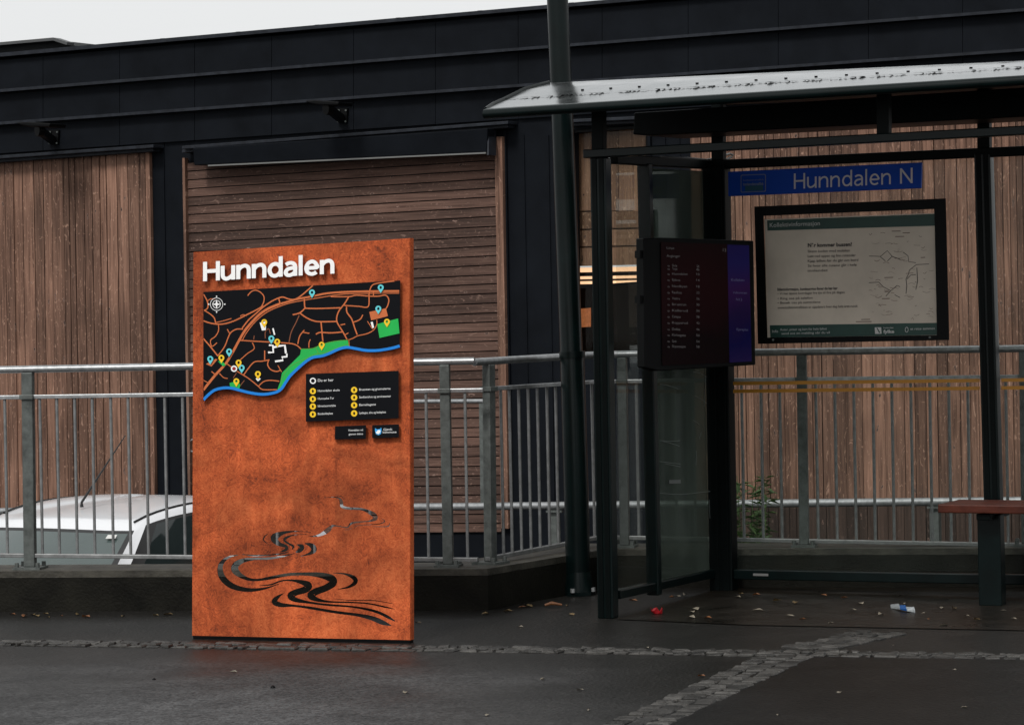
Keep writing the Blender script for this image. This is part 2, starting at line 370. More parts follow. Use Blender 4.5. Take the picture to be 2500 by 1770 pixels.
def rust():
    m = bpy.data.materials.new('weathering_steel_rust'); m.use_nodes = True; nt = m.node_tree; b = nt.nodes['Principled BSDF']
    N = nt.nodes.new; K = nt.links.new; tc = N('ShaderNodeTexCoord')
    def noise(sc, det, dist, rgh=.6):
        n = N('ShaderNodeTexNoise'); n.inputs['Scale'].default_value = sc; n.inputs['Detail'].default_value = det
        n.inputs['Distortion'].default_value = dist; n.inputs['Roughness'].default_value = rgh; K(tc.outputs['Object'], n.inputs['Vector']); return n
    a = noise(4.5, 7, .8, .68); c = noise(24, 4, 5.0); d = noise(110, 3, 2)
    m1 = N('ShaderNodeMath'); m1.operation = 'MULTIPLY'; m1.inputs[1].default_value = .43; K(c.outputs['Fac'], m1.inputs[0])
    m2 = N('ShaderNodeMath'); m2.operation = 'MULTIPLY_ADD'; m2.inputs[1].default_value = .49; K(a.outputs['Fac'], m2.inputs[0]); K(m1.outputs[0], m2.inputs[2])
    m3 = N('ShaderNodeMath'); m3.operation = 'MULTIPLY_ADD'; m3.inputs[1].default_value = .13; K(d.outputs['Fac'], m3.inputs[0]); K(m2.outputs[0], m3.inputs[2])
    rp = N('ShaderNodeValToRGB'); e = rp.color_ramp.elements
    e[0].position = .38; e[0].color = (.11, .026, .012, 1); e[1].position = .66; e[1].color = (.58, .142, .046, 1)
    x = e.new(.46); x.color = (.29, .055, .017, 1); x = e.new(.53); x.color = (.42, .082, .024, 1)
    cl = noise(3.0, 5, 1.0, .58); mp = N('ShaderNodeMapping'); mp.inputs['Scale'].default_value = (26, 1, 1.1); K(tc.outputs['Object'], mp.inputs['Vector'])
    st = N('ShaderNodeTexNoise'); st.inputs['Scale'].default_value = 1; st.inputs['Detail'].default_value = 5; st.inputs['Distortion'].default_value = .4; K(mp.outputs[0], st.inputs['Vector'])
    r1 = N('ShaderNodeMapRange'); r1.inputs[1].default_value = .34; r1.inputs[2].default_value = .66; r1.inputs[3].default_value = .62; r1.inputs[4].default_value = 1.30; K(cl.outputs['Fac'], r1.inputs[0])
    r2 = N('ShaderNodeMapRange'); r2.inputs[1].default_value = .3; r2.inputs[2].default_value = .7; r2.inputs[3].default_value = .84; r2.inputs[4].default_value = 1.08; K(st.outputs['Fac'], r2.inputs[0])
    mm = N('ShaderNodeMath'); mm.operation = 'MULTIPLY'; K(r1.outputs[0], mm.inputs[0]); K(r2.outputs[0], mm.inputs[1])
    scl = N('ShaderNodeVectorMath'); scl.operation = 'SCALE'; K(mm.outputs[0], scl.inputs['Scale']); K(rp.outputs[0], scl.inputs[0])
    K(m3.outputs[0], rp.inputs[0]); K(scl.outputs[0], b.inputs['Base Color'])
    b.inputs['Roughness'].default_value = .78; b.inputs['Specular IOR Level'].default_value = .2
    bp = N('ShaderNodeBump'); bp.inputs['Strength'].default_value = .35; bp.inputs['Distance'].default_value = .006; K(m3.outputs[0], bp.inputs['Height']); K(bp.outputs[0], b.inputs['Normal'])
    return m
M_RUST = rust()
def per_island(m, lo, hi):
    nt = m.node_tree; b = nt.nodes['Principled BSDF']; src = b.inputs['Base Color'].links[0].from_socket
    g = nt.nodes.new('ShaderNodeNewGeometry'); mr = nt.nodes.new('ShaderNodeMapRange'); mr.inputs[3].default_value = lo; mr.inputs[4].default_value = hi
    sc = nt.nodes.new('ShaderNodeVectorMath'); sc.operation = 'SCALE'
    nt.links.new(g.outputs['Random Per Island'], mr.inputs[0]); nt.links.new(src, sc.inputs[0]); nt.links.new(mr.outputs[0], sc.inputs['Scale']); nt.links.new(sc.outputs[0], b.inputs['Base Color'])
per_island(M_SETT, .45, 1.5)
def asphalt(name, dark=1.0, pale_area=True):
    m = bpy.data.materials.new(name); m.use_nodes = True; nt = m.node_tree; b = nt.nodes['Principled BSDF']
    N = nt.nodes.new; K = nt.links.new; tc = N('ShaderNodeTexCoord')
    def noise(sc, det, dist=0.0):
        n = N('ShaderNodeTexNoise'); n.inputs['Scale'].default_value = sc; n.inputs['Detail'].default_value = det; n.inputs['Distortion'].default_value = dist
        K(tc.outputs['Object'], n.inputs['Vector']); return n
    def rng(src, a0, a1, b0, b1):
        r = N('ShaderNodeMapRange'); r.interpolation_type = 'SMOOTHSTEP'
        for i, v in enumerate((a0, a1, b0, b1)): r.inputs[i + 1].default_value = v
        K(src, r.inputs[0]); return r.outputs[0]
    def math_(op, x, y):
        q = N('ShaderNodeMath'); q.operation = op
        for i, v in enumerate((x, y)):
            if isinstance(v, (int, float)): q.inputs[i].default_value = v
            else: K(v, q.inputs[i])
        return q.outputs[0]
    big = noise(.8, 6, .6); fine = noise(42, 4, 1.5); patch = noise(2.6, 5, .8)
    v = N('ShaderNodeTexVoronoi'); v.inputs['Scale'].default_value = 60; K(tc.outputs['Object'], v.inputs['Vector'])
    if pale_area:                                    # paler area around a point, ragged outline
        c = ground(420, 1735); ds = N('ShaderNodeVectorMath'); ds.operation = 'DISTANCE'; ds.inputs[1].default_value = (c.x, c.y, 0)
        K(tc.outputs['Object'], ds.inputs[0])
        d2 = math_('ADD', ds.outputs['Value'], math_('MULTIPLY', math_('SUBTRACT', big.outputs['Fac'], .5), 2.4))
        wet = rng(d2, .2, 2.2, 0.0, 1.0)  # mix weight: pale, rough centre to darker, glossier surround
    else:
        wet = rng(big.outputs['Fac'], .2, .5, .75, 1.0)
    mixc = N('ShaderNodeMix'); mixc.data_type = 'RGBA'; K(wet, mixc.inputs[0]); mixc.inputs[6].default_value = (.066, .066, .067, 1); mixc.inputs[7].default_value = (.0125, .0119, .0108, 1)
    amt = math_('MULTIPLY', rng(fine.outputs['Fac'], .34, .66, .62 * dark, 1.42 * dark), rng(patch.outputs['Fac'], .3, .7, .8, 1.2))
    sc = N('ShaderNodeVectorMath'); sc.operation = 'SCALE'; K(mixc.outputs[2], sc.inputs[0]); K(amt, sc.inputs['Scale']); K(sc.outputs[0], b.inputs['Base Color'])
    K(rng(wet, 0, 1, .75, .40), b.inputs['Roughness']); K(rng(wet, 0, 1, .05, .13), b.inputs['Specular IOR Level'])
    bp = N('ShaderNodeBump'); bp.inputs['Strength'].default_value = .4; bp.inputs['Distance'].default_value = .004; K(v.outputs['Distance'], bp.inputs['Height'])
    b2 = N('ShaderNodeBump'); b2.inputs['Strength'].default_value = .3; b2.inputs['Distance'].default_value = .005; K(fine.outputs['Fac'], b2.inputs['Height']); K(bp.outputs[0], b2.inputs['Normal']); K(b2.outputs[0], b.inputs['Normal'])
    return m
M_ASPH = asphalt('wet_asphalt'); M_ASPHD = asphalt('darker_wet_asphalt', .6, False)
M_SLAB = mat('shaded_shelter_floor', (.0085, .0066, .0046), .34, var=.55, scale=5, bump=.3, bscale=90, rvar=.1, spec=.25)  # shade under the roof is mixed into this base colour

# ------------------------------------------------------------------ planes of the place
YAW = R(26)
U = Vector((math.cos(YAW), -math.sin(YAW), 0)); NB = Vector((math.sin(YAW), math.cos(YAW), 0))
LOW = -1.16                                            # yard behind the retaining wall
FB = Plane((0, 22, 0), YAW)                            # facade
GB = FB.shifted(1.5)                                   # guard rail in front of it
G0 = ground(1487, 1508)
SF = Plane(G0, YAW); SB = SF.shifted(-1.35); SS = Plane(G0, d=NB)
wl0, wl1 = ground(-60, 1493), ground(1192, 1489)
WL = Plane(wl1, d=wl1 - wl0)
def on_depth(px, Y): return Vector(((px - PPX) / F_PX * Y, Y, 0))
wr0, wr1 = on_depth(1465, 16.0), on_depth(2100, 15.72)
WA = Plane(wl1, d=wr0 - wl1); WR = Plane(wr0, d=wr1 - wr0)
sg0, sg1 = ground(469, 1559), ground(1001, 1570)
SG = Plane(sg0, d=sg1 - sg0)                           # the rusty sign

# ------------------------------------------------------------------ ground
left_end = wl0 + (wl0 - wl1).normalized() * 30; right_end = wr1 + (wr1 - wr0).normalized() * 30
bk = .15
mb = MB(); mb.prism([(-60, -60, 0), (60, -60, 0)] + [(p.x, p.y, 0) for p in (right_end, wr0, wl1, left_end)], (0, 0, -.3))
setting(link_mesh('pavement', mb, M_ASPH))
mb = MB(); mb.prism([(-70, -70, LOW), (70, -70, LOW), (70, 90, LOW), (-70, 90, LOW)], (0, 0, -.2))
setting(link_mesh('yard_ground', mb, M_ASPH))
# shelter floor slab, its dark colour carries the roof's shade (4 mm sheet)
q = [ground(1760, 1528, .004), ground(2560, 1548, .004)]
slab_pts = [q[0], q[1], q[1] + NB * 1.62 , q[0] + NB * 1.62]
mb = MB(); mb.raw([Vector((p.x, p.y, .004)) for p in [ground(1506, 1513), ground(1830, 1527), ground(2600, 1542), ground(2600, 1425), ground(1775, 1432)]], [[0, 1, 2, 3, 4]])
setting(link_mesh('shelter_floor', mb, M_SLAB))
# darker asphalt right of the diagonal strip and along the wall (4 mm sheets)
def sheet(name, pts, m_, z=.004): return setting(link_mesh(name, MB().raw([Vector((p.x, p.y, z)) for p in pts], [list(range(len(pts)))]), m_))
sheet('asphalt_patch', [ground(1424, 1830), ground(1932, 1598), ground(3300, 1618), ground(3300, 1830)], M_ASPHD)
# strips of rough granite setts let into the asphalt
def sett_strip(name, a, b, width, rows):
    a, b = Vector(a), Vector(b); d = (b - a); L = d.length; d.normalize(); n = Vector((-d.y, d.x, 0))
    mb = MB(); rw = width / rows
    for r in range(rows):
        x = random.uniform(0, .08)
        while x < L:
            l = random.uniform(.035, .11); g = .005
            c = a + n * ((r + .5) * rw - width / 2)
            j = lambda s: random.uniform(-s, s)
            h = random.uniform(.005, .012); t = j(.004)
            ps = [c + d * (x + g + j(.011)) + n * (-rw / 2 + g + j(.011)), c + d * (x + l - g + j(.011)) + n * (-rw / 2 + g + j(.011)),
                  c + d * (x + l - g + j(.011)) + n * (rw / 2 - g + j(.011)), c + d * (x + g + j(.011)) + n * (rw / 2 - g + j(.011))]
            base = [Vector((p.x, p.y, -.02)) for p in ps]; cc = sum(ps, Vector()) / 4
            mid = [Vector((p.x, p.y, h * .5)) for p in ps]
            top = [Vector((p.x * .88 + cc.x * .12, p.y * .88 + cc.y * .12, h + t * k)) for p, k in zip(ps, (1, -1, -1, 1))]
            mb.raw(base + mid + top, [[i, (i + 1) % 4, 4 + (i + 1) % 4, 4 + i] for i in range(4)] + [[4 + i, 4 + (i + 1) % 4, 8 + (i + 1) % 4, 8 + i] for i in range(4)] + [[8, 9, 10, 11]])
            x += l
    return setting(link_mesh(name, mb, M_SETT))
def ext(a, b, k): return a + (b - a) * k
sa, sb_ = ground(0, 1570), ground(2500, 1605)
sett_strip('paving_strip', ext(sa, sb_, -.5), ext(sa, sb_, 1.5), .19, 3)
sett_strip('paving_strip', ground(1490, 1800), ground(1922, 1603), .24, 3)
sett_strip('paving_strip', ground(1955, 1588), ground(2150, 1546), .25, 3)

# ------------------------------------------------------------------ retaining wall (concrete upstand)
WH_L, WH_R = .205, .20
th = .36
lf = left_end; n0 = -WL.n
def off2(p, n, t): return p + n * t
# mitred back line
def isect(p, d, q, e):
    k = ((q.x - p.x) * e.y - (q.y - p.y) * e.x) / (d.x * e.y - d.y * e.x); return p + d * k
c1 = isect(lf - WL.n * th, WL.d, wl1 - WA.n * th, WA.d); c2 = isect(wl1 - WA.n * th, WA.d, wr0 - WR.n * th, WR.d)
front = [lf, wl1, wr0, right_end]; back = [lf - WL.n * th, c1, c2, right_end - WR.n * th]
T = Thing('retaining_wall', 'low dark wet concrete upstand wall that carries the galvanised railings', 'wall', Matrix.Translation(wl1))
mb = MB()
for i in range(3):
    poly = [front[i], front[i + 1], back[i + 1], back[i]]
    mb.prism([Vector((p.x, p.y, LOW - .01)) for p in poly], (0, 0, WH_L - .035 - LOW + .01))
T.add('wall_body', mb, M_CONC)
mb = MB()
for i in range(3):
    poly = [front[i] , front[i + 1], back[i + 1], back[i]]
    mb.prism([Vector((p.x, p.y, WH_L - .033)) for p in poly], (0, 0, .033))
T.add('coping', mb, M_CONCTOP)

# ------------------------------------------------------------------ railings
def lerp_y(p, q, x): return p[1] + (q[1] - p[1]) * (x - p[0]) / (q[0] - p[0])
def railing(label, pl, off, top, mid, bot, posts, bars, lean=7):
    """top/mid/bot = ((x,y),(x,y)) in photo pixels on the railing's own vertical plane"""
    P = pl.shifted(off)
    T = Thing('railing', label, 'railing', P.frame(WH_L), 'galvanised railings on the concrete wall')
    k = P.m((top[0][0] + top[1][0]) / 2)
    T.add('handrail', MB().tube([P.at(*top[0]), P.at(*top[1])], 9 * k, 16), M_GALV)
    for a in (mid, bot): T.add('rail', MB().beam(P.at(*a[0]), P.at(*a[1]), P.n, .03, 10 * k), M_GALVB if a is bot else M_GALV, bev=.003)
    for (xt, xb, wd) in posts:
        yt = lerp_y(top[0], top[1], xt); yb = lerp_y(bot[0], bot[1], xb) + 18
        a, b = P.at(xt, yt + 8), P.at(xb, yb); b.z = WH_L + .012
        p = T.add('post', MB().beam(a, b, P.d, wd * k, .045), M_GALVD, bev=.004)
        c = b.copy(); c.z = WH_L
        mbp = MB().prism([c + P.d * (sx * wd * k * 1.25) + P.n * (sy * .07) for sx, sy in ((-1, -1), (1, -1), (1, 1), (-1, 1))], (0, 0, .012))
        for sx in (-1, 1):
            for sy in (-1, 1):
                q = c + P.d * (sx * wd * k * .95) + P.n * (sy * .05); mbp.tube([q + Z * .012, q + Z * .035], .011, 6)
        T.add('base_plate', mbp, M_GALVD, parent=p, smooth=False)
        ym = lerp_y(mid[0], mid[1], xt)
        cc = P.at(xt, ym); T.add('clamp', MB().beam(cc - P.d * wd * k * .62, cc + P.d * wd * k * .62, P.n, .07, 11.5 * k), M_GALVD, parent=p, bev=.003)
    for x in bars:
        a = P.at(x, lerp_y(mid[0], mid[1], x) + 4, .0); b = P.at(x + lean, lerp_y(bot[0], bot[1], x + lean) - 3)
        T.add('baluster', MB().tube([a, b], 3.7 * k, 10), M_GALVB)
    return T
bars = [-75, -32, 11.5, 97, 138.5, 182, 225, 270, 312.5, 356, 402, 445.5] + [489 + 45.5 * i for i in range(12) if i != 2] + [1040, 1135]
railing('long galvanised railing on the concrete wall behind the rusty town sign and the white car', WL, -.13,
        ((-120, 905), (1158, 881.5)), ((-120, 972), (1180, 952.5)), ((-120, 1354), (1167, 1366)),
        [(68, 74, 28), (579, 586, 26), (1086, 1095, 24)], bars)
bars = [1222, 1243, 1266, 1289, 1311.5, 1334.6, 1356, 1379, 1402, 1425.5, 1444]
railing('short angled galvanised railing section running back to the dark lamp post', WA, -.13,
        ((1158, 884), (1462, 866)), ((1186, 950), (1462, 932)), ((1190, 1364), (1466, 1311)),
        [(1193, 1198, 26)], bars, 8)
bars = [1490, 1553, 1600, 1646, 1692, 1738, 1764] + [1810, 1857, 1903] + [1991 + 46.4 * i for i in range(30) if i != 11]
railing('galvanised railing behind the bus shelter glass and the red bench', WR, -.13,
        ((1462, 866), (3400, 838)), ((1466, 932), (3400, 909)), ((1470, 1311), (3400, 1347)),
        [(1519, 1526, 23), (1957, 1964, 24), (2500, 2507, 24), (3030, 3037, 24)], bars, 7)

# ------------------------------------------------------------------ building
T = Thing('building', 'long low building with black cladding and brown stained timber panels', 'building', FB.frame(LOW))
fb = FB.at
def ln(p, q): return lambda x: lerp_y(p, q, x)
roof_l = ln((0, 139), (900, 59)); l2 = ln((0, 225), (1330, 117)); l3 = ln((0, 303), (1340, 205)); lint = ln((0, 378), (1238, 290))
def roof_l(x): return 139 - .0890 * x + 1.1e-6 * x * x
x0b, x1b = -700, 3300
def low_pt(x, off=0.0):
    p = fb(x, 900, off); p.z = LOW; return p
mb = MB(); inw = NB * .10
WX0, WX1, WYT, WYB = 1396, 1588, 318, 872
mb.prism([fb(x0b, roof_l(x0b)), fb(WX0, roof_l(WX0)), low_pt(WX0), low_pt(x0b)], inw)
mb.prism([fb(WX1, roof_l(WX1)), fb(x1b, roof_l(x1b)), low_pt(x1b), low_pt(WX1)], inw)
mb.prism([fb(WX0, roof_l(WX0)), fb(WX1, roof_l(WX1)), fb(WX1, WYT - 16), fb(WX0, WYT)], inw)
mb.prism([fb(WX0, WYB), fb(WX1, WYB - 10), low_pt(WX1), low_pt(WX0)], inw)
a, b = fb(x0b, roof_l(x0b)), fb(x1b, roof_l(x1b))
for pq in ((a, low_pt(x0b)),): pass
mb.prism([a + inw, b + inw, Vector((b.x, b.y, b.z - .25)) + inw, Vector((a.x, a.y, a.z - .25)) + inw], NB * 9)
mb.prism([low_pt(x0b) + inw, a + inw - Z * .26, a + inw - Z * .26 + U * .3, low_pt(x0b) + inw + U * .3], NB * 9)
mb.prism([low_pt(x1b) + inw, b + inw - Z * .26, b + inw - Z * .26 - U * .3, low_pt(x1b) + inw - U * .3], NB * 9)
T.add('wall', mb, M_BLACK)
# fascia boards between the flashings, each a little proud; seams as narrow gaps
seams = [-600, -410, -220, -75, 105, 292, 475, 663, 863, 1063, 1265, 1470, 1680, 1900, 2120, 2350, 2590, 2830, 3070, 3290]
def bandmesh(fa, fb_, off):
    mb = MB()
    for i in range(len(seams) - 1):
        xa, xb = seams[i] + .6, seams[i + 1] - .6
        mb.prism([fb(xa, fa(xa), off), fb(xb, fa(xb), off), fb(xb, fb_(xb), off), fb(xa, fb_(xa), off)], NB * (off - .003))
    return mb
def l2(x): return 225 - .0812 * x + 1.0e-6 * x * x
def l3(x): return 303 - .0735 * x + .8e-6 * x * x
def l4(x): return 381 - .0680 * x + .8e-6 * x * x
T.add('fascia', bandmesh(lambda x: roof_l(x) + 9, lambda x: l2(x) - 3, .10), M_BLACK)
T.add('fascia', bandmesh(lambda x: l2(x) + 4, lambda x: l3(x) - 3, .065), M_BLACK)
T.add('fascia', bandmesh(lambda x: l3(x) + 4, lambda x: l4(x) - 6, .03), M_BLACK)
def ledge(fn, x0, x1, h, o0, o1, name='flashing', mt=M_LEDGE, droop=0):
    mb = MB(); xs = [x0 + (x1 - x0) * i / 24 for i in range(25)]
    rows = [[fb(x, fn(x) - h / 2, o0 * .0) + FB.n * o0 for x in xs], [fb(x, fn(x) - h / 2 + 2) + FB.n * o1 for x in xs], [fb(x, fn(x) + h / 2) + FB.n * o1 for x in xs], [fb(x, fn(x) + h / 2 + 1) + FB.n * o0 for x in xs]]
    mb.grid(rows); return T.add(name, mb, mt, smooth=False)
ledge(roof_l, x0b, x1b, 11, -.3, .155, 'roof_cap')
ledge(l2, x0b, x1b, 9, .0, .135)
ledge(l3, x0b, x1b, 9, .0, .10)
# little roof clips standing on the roof edge
for x in [-150, 40, 222, 400, 585, 778, 976, 1175, 1398]:
    p = fb(x, roof_l(x) - 3, .08); T.add('roof_clip', MB().beam(p - U * .018, p + U * .018, Z, .035, .05), M_PLAST)
# left raised roof volume behind the eaves
RB = FB.shifted(-1.1)
mb = MB().prism([RB.at(-500, 200), RB.at(-500, 155), RB.at(139, 99), RB.at(171, 111), RB.at(171, 150)], NB * 3)
rv = T.add('rooftop_unit', mb, mat('grey_roof_volume', (.012, .0135, .0145), .6, var=.3, scale=3, spec=.1))
mb = MB()
for p, q in (((-500, 153), (138, 97)), ((138, 97), (172, 108))): mb.beam(RB.at(*p, .03), RB.at(*q, .03), FB.n, .1, 7 * RB.m(0))
T.add('coping', mb, mat('grey_coping', (.06, .063, .065), .5), parent=rv)

def boards_v(x0, x1, ytop, ybot, pitch, off, jit=.38):
    mb = MB(); x = x0; 
    while x < x1 - 2:
        wpx = min(pitch * random.uniform(1 - jit, 1 + jit), x1 - x)
        o = off + random.choice((0, .006, .012)) + random.uniform(0, .003); g_ = random.uniform(.3, 1.4)
        dx = lambda y: (y - 700) * .0165
        yt, yb = ytop(x), ybot(x)
        a, b = fb(x + g_ + dx(yt), yt, o), fb(x + wpx - g_ + dx(yt), yt, o); c, d = fb(x + wpx - g_ + dx(yb), yb, o), fb(x + g_ + dx(yb), yb, o)
        mb.prism([a, b, c, d], NB * (o - .004)); x += wpx
    return mb
def frame_off(y): return (y - 700) * .0165
T.add('timber_panel', boards_v(-640, 371, lambda x: l4(x) + 5, lambda x: 1250 - .012 * x, 21, .03), M_WOODV, label='left timber panel of vertical boards')
T.add('timber_panel', boards_v(1690, 3250, lambda x: l4(x) + 5, lambda x: 1232 - .012 * (x - 1800), 21.5, .03), M_WOODV, label='right timber panel of vertical boards')
M_WOODB = wood('dark_base_boards', (.020, .0115, .0085), (.062, .038, .029))  # same board pattern in a darker tone
T.add('base_boards', boards_v(1690, 3250, lambda x: 1236 - .012 * (x - 1800), lambda x: 1400, 21.5, .024), M_WOODB, label='darker boards below the guard rail')
# horizontal boards
mb = MB(); y = 372.0; xl, xr = 462, 1214
def hl(y, x): return y + (x - 850) * (-.0655 + 6.4e-5 * (y - 390))
while y < 1290:
    h = 22.6 * random.uniform(.93, 1.07); o = .022
    e0, e1 = xl + frame_off(y), xr + frame_off(y)
    a, b = fb(e0, hl(y + .8, e0), o), fb(e1, hl(y + .8, e1), o)
    c, d = fb(e1, hl(y + h - 1.5, e1), o + .009), fb(e0, hl(y + h - 1.5, e0), o + .009)
    mb.prism([a, b, c, d], NB * .02); y += h
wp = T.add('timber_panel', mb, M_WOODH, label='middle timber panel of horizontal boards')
for xe, ww in ((458, 7), (1226, 20)):
    p, q = fb(xe + frame_off(340), hl(360, xe), .04), fb(xe + frame_off(1290), hl(1292, xe), .04)
    T.add('edge_board', MB().beam(p, q, U, ww * FB.m(xe), .05), M_WOODV, parent=wp)
# lintels over the panels
def lintel(x0, x1, fn, o=.16):
    mb = MB(); h = 8
    for dy, oo in ((0, o), (9, o - .05)):
        mb.prism([fb(x0, fn(x0) + dy, oo), fb(x1, fn(x1) + dy, oo), fb(x1, fn(x1) + dy + h, oo), fb(x0, fn(x0) + dy + h, oo)], NB * (oo - .002))
    return T.add('lintel', mb, M_LEDGE, bev=.004)
lintel(-640, 374, lambda x: 380 - .071 * x)
lintel(444, 1240, lambda x: 357 - .077 * (x - 444), .17)
lintel(1390, 3250, lambda x: 292 - .045 * (x - 1390), .12)
# seams of the black pier beside the window
for xs in (1285, 1345, 405, 1630, 1665):
    T.add('cover_strip', MB().beam(fb(xs + frame_off(330), 330, .004), fb(xs + frame_off(1240), 1240, .004), U, .006, .012), M_BLACK)
for x in (1240, 1592): T.add('corner_trim', MB().beam(fb(x + frame_off(320), 320, .01), fb(x + frame_off(1250), 1250, .01), U, .02, .03), M_BLACK)
mb = MB().prism([fb(1500, 1292, .01), fb(430, 1297, .01), low_pt(430, .01), low_pt(1500, .01)], NB * .008)
mb2 = MB().prism([fb(1688, 1404, .02), fb(3250, 1404, .02), low_pt(3250, .02), low_pt(1688, .02)], NB * .018)
mb3 = MB().prism([fb(-640, 1259, .02), fb(371, 1248, .02), low_pt(371, .02), low_pt(-640, .02)], NB * .018)
T.add('plinth', mb, M_BLACK); M_PLINTH = mat('dark_plinth', (.022, .017, .014), .7, var=.5, scale=3, bump=.3)
T.add('plinth', mb2, M_PLINTH); T.add('plinth', mb3, M_PLINTH)
# the lit window
wf = MB()
wt, wb = (lambda x: WYT - (x - WX0) * .083), (lambda x: WYB - (x - WX0) * .05)
for (p, q) in (((WX0 + 3, wt(WX0)), (WX0 + 5, wb(WX0))), ((WX1 - 3, wt(WX1)), (WX1 - 3, wb(WX1)))): wf.beam(fb(*p, -.05), fb(*q, -.05), U, 7 * FB.m(1490), .08)
for y0 in (wt(WX0) + 4, 702, wb(WX0) - 4): wf.beam(fb(WX0 + 6, y0, -.05), fb(WX1 - 6, y0 - 12, -.05), Z, 7 * FB.m(1490), .07)
win = T.add('window', wf, M_PLAST)
T.add('pane', MB().prism([fb(WX0 + 4, wt(WX0), -.09), fb(WX1 - 4, wt(WX1), -.09), fb(WX1 - 4, wb(WX1), -.09), fb(WX0 + 4, wb(WX0), -.09)], NB * .006), glass('window_glass', (.85, .85, .83), .2), parent=win)
mb = MB()
o = -.15
x_ = WX0 - 60.0
while x_ < WX1 + 80:
    w_ = random.uniform(28, 44); mb.prism([fb(x_ + .6, 280, o), fb(x_ + w_ - .6, 278, o), fb(x_ + w_ - .6, 514, o), fb(x_ + .6, 516, o)], NB * .03); x_ += w_
for y_, h_ in ((519, 42), (563, 41), (606, 46)): mb.prism([fb(WX0 - 60, y_ + 2, o), fb(WX1 + 80, y_ - 6, o), fb(WX1 + 80, y_ + h_ - 8, o), fb(WX0 - 60, y_ + h_, o)], NB * .03)
mb.prism([fb(WX0 - 60, 270, o - .04), fb(WX1 + 80, 262, o - .04), fb(WX1 + 80, 642, o - .04), fb(WX0 - 60, 650, o - .04)], NB * .02)
M_WINREFL = wood('reflected_timber', (.21, .112, .073), (.43, .262, .175))  # timber reflection in the glass, built as boards behind the pane
T.add('reflected_boards', mb, M_WINREFL, parent=win)
o = -.45
mb = MB().prism([fb(WX0 - 60, 700, o - .4), fb(WX1 + 80, 690, o - .4), fb(WX1 + 80, 1000, o - .4), fb(WX0 - 60, 1000, o - .4)], NB * .05)
mb.prism([fb(WX0 - 60, 655, o - .45), fb(WX1 + 80, 650, o - .45), fb(WX1 + 80, 699, o - .45), fb(WX0 - 60, 703, o - .45)], NB * .05)
T.add('interior_shelf', mb, mat('dark_interior', (.03, .022, .018), .7, var=.5, scale=4), parent=win)
for y0, h in ((655, 11), (676, 7), (688, 7)):
    T.add('light_strip', MB().prism([fb(WX0 - 20, y0, -.25), fb(WX1 + 40, y0 - 5, -.25), fb(WX1 + 40, y0 - 5 + h, -.25), fb(WX0 - 20, y0 + h, -.25)], NB * .02), M_LAMPW, parent=win)
T.add('light_strip', MB().prism([fb(1405, 755, -.3), fb(1440, 752, -.3), fb(1440, 798, -.3), fb(1405, 800, -.3)], NB * .02), M_LAMPO, parent=win)
# white-edged hexagon mark on the black pier, half hidden by the rusty sign
hexo = [(462, 1077), (468, 1071), (480, 1071), (480, 1103), (466, 1103), (461, 1098)]
hexi = [(464, 1079), (469, 1074), (477, 1074), (477, 1100), (468, 1100), (464, 1096)]
T.add('mark', curve_solid([hexo, hexi], lambda x, y, z: fb(x, y, .046 + .003 * z)), mat('grey_mark', (.25, .25, .25), .5))

# awning cassette over the middle panel
AW = FB.shifted(.1)
t = Thing('awning', 'closed black awning cassette above the horizontal timber panel', 'awning', FB.shifted(.1).frame(fb(850, 380).z))
mb = MB().prism([AW.at(471, 362, .12), AW.at(1190, 314, .12), AW.at(1188, 372, .10), AW.at(474, 404, .10)], NB * .12)
ca = t.add('cassette', mb, M_BLACK, bev=.006)
t.add('end_cap', MB().prism([AW.at(1191, 318, .06), AW.at(1194, 318, .06), AW.at(1193, 379, .15), AW.at(1189, 379, .15)], NB * .12), M_LEDGE, parent=ca)
t.add('front_bar', MB().beam(AW.at(510, 405, .12), AW.at(1188, 374, .12), Z, 3.5 * AW.m(850), .03), mat('awning_bar', (.14, .14, .135), .45))

# wall lamps under the second flashing
for (dx, dy, lab) in ((0, 0, 'black bracket floodlight on the cladding above the left timber panel'), (705, -53, 'black bracket floodlight on the cladding above the awning')):
    P = FB.shifted(.05)
    t = Thing('wall_lamp', lab, 'floodlight', P.frame(P.at(110 + dx, 310 + dy).z), 'floodlights on the black cladding')
    at = lambda x, y, o: P.at(x + dx, y + dy, o)
    t.add('lamp_head', MB().prism([at(38, 300, .55), at(66, 298, .55), at(122, 302, .55), at(120, 311, .55), at(70, 310, .55), at(50, 306, .55)], NB * .22), M_PLAST, bev=.008)
    t.add('arm', MB().beam(at(96, 318, .42), at(128, 343, .02), Z, .06, .05), M_PLAST, bev=.006)
    t.add('joint', MB().tube([at(90, 318, .47), at(104, 318, .43)], .05, 12), M_PLAST)
    pl_ = t.add('wall_plate', MB().prism([at(117, 318, .005), at(143, 318, .005), at(141, 352, .005), at(118, 352, .005)], NB * .02), M_PLAST)
    for x, y in ((122, 323), (139, 323), (120, 350), (138, 350)): t.add('bolt', MB().tube([at(x, y, .004), at(x, y, .02)], .008, 6), M_GALVD, parent=pl_)

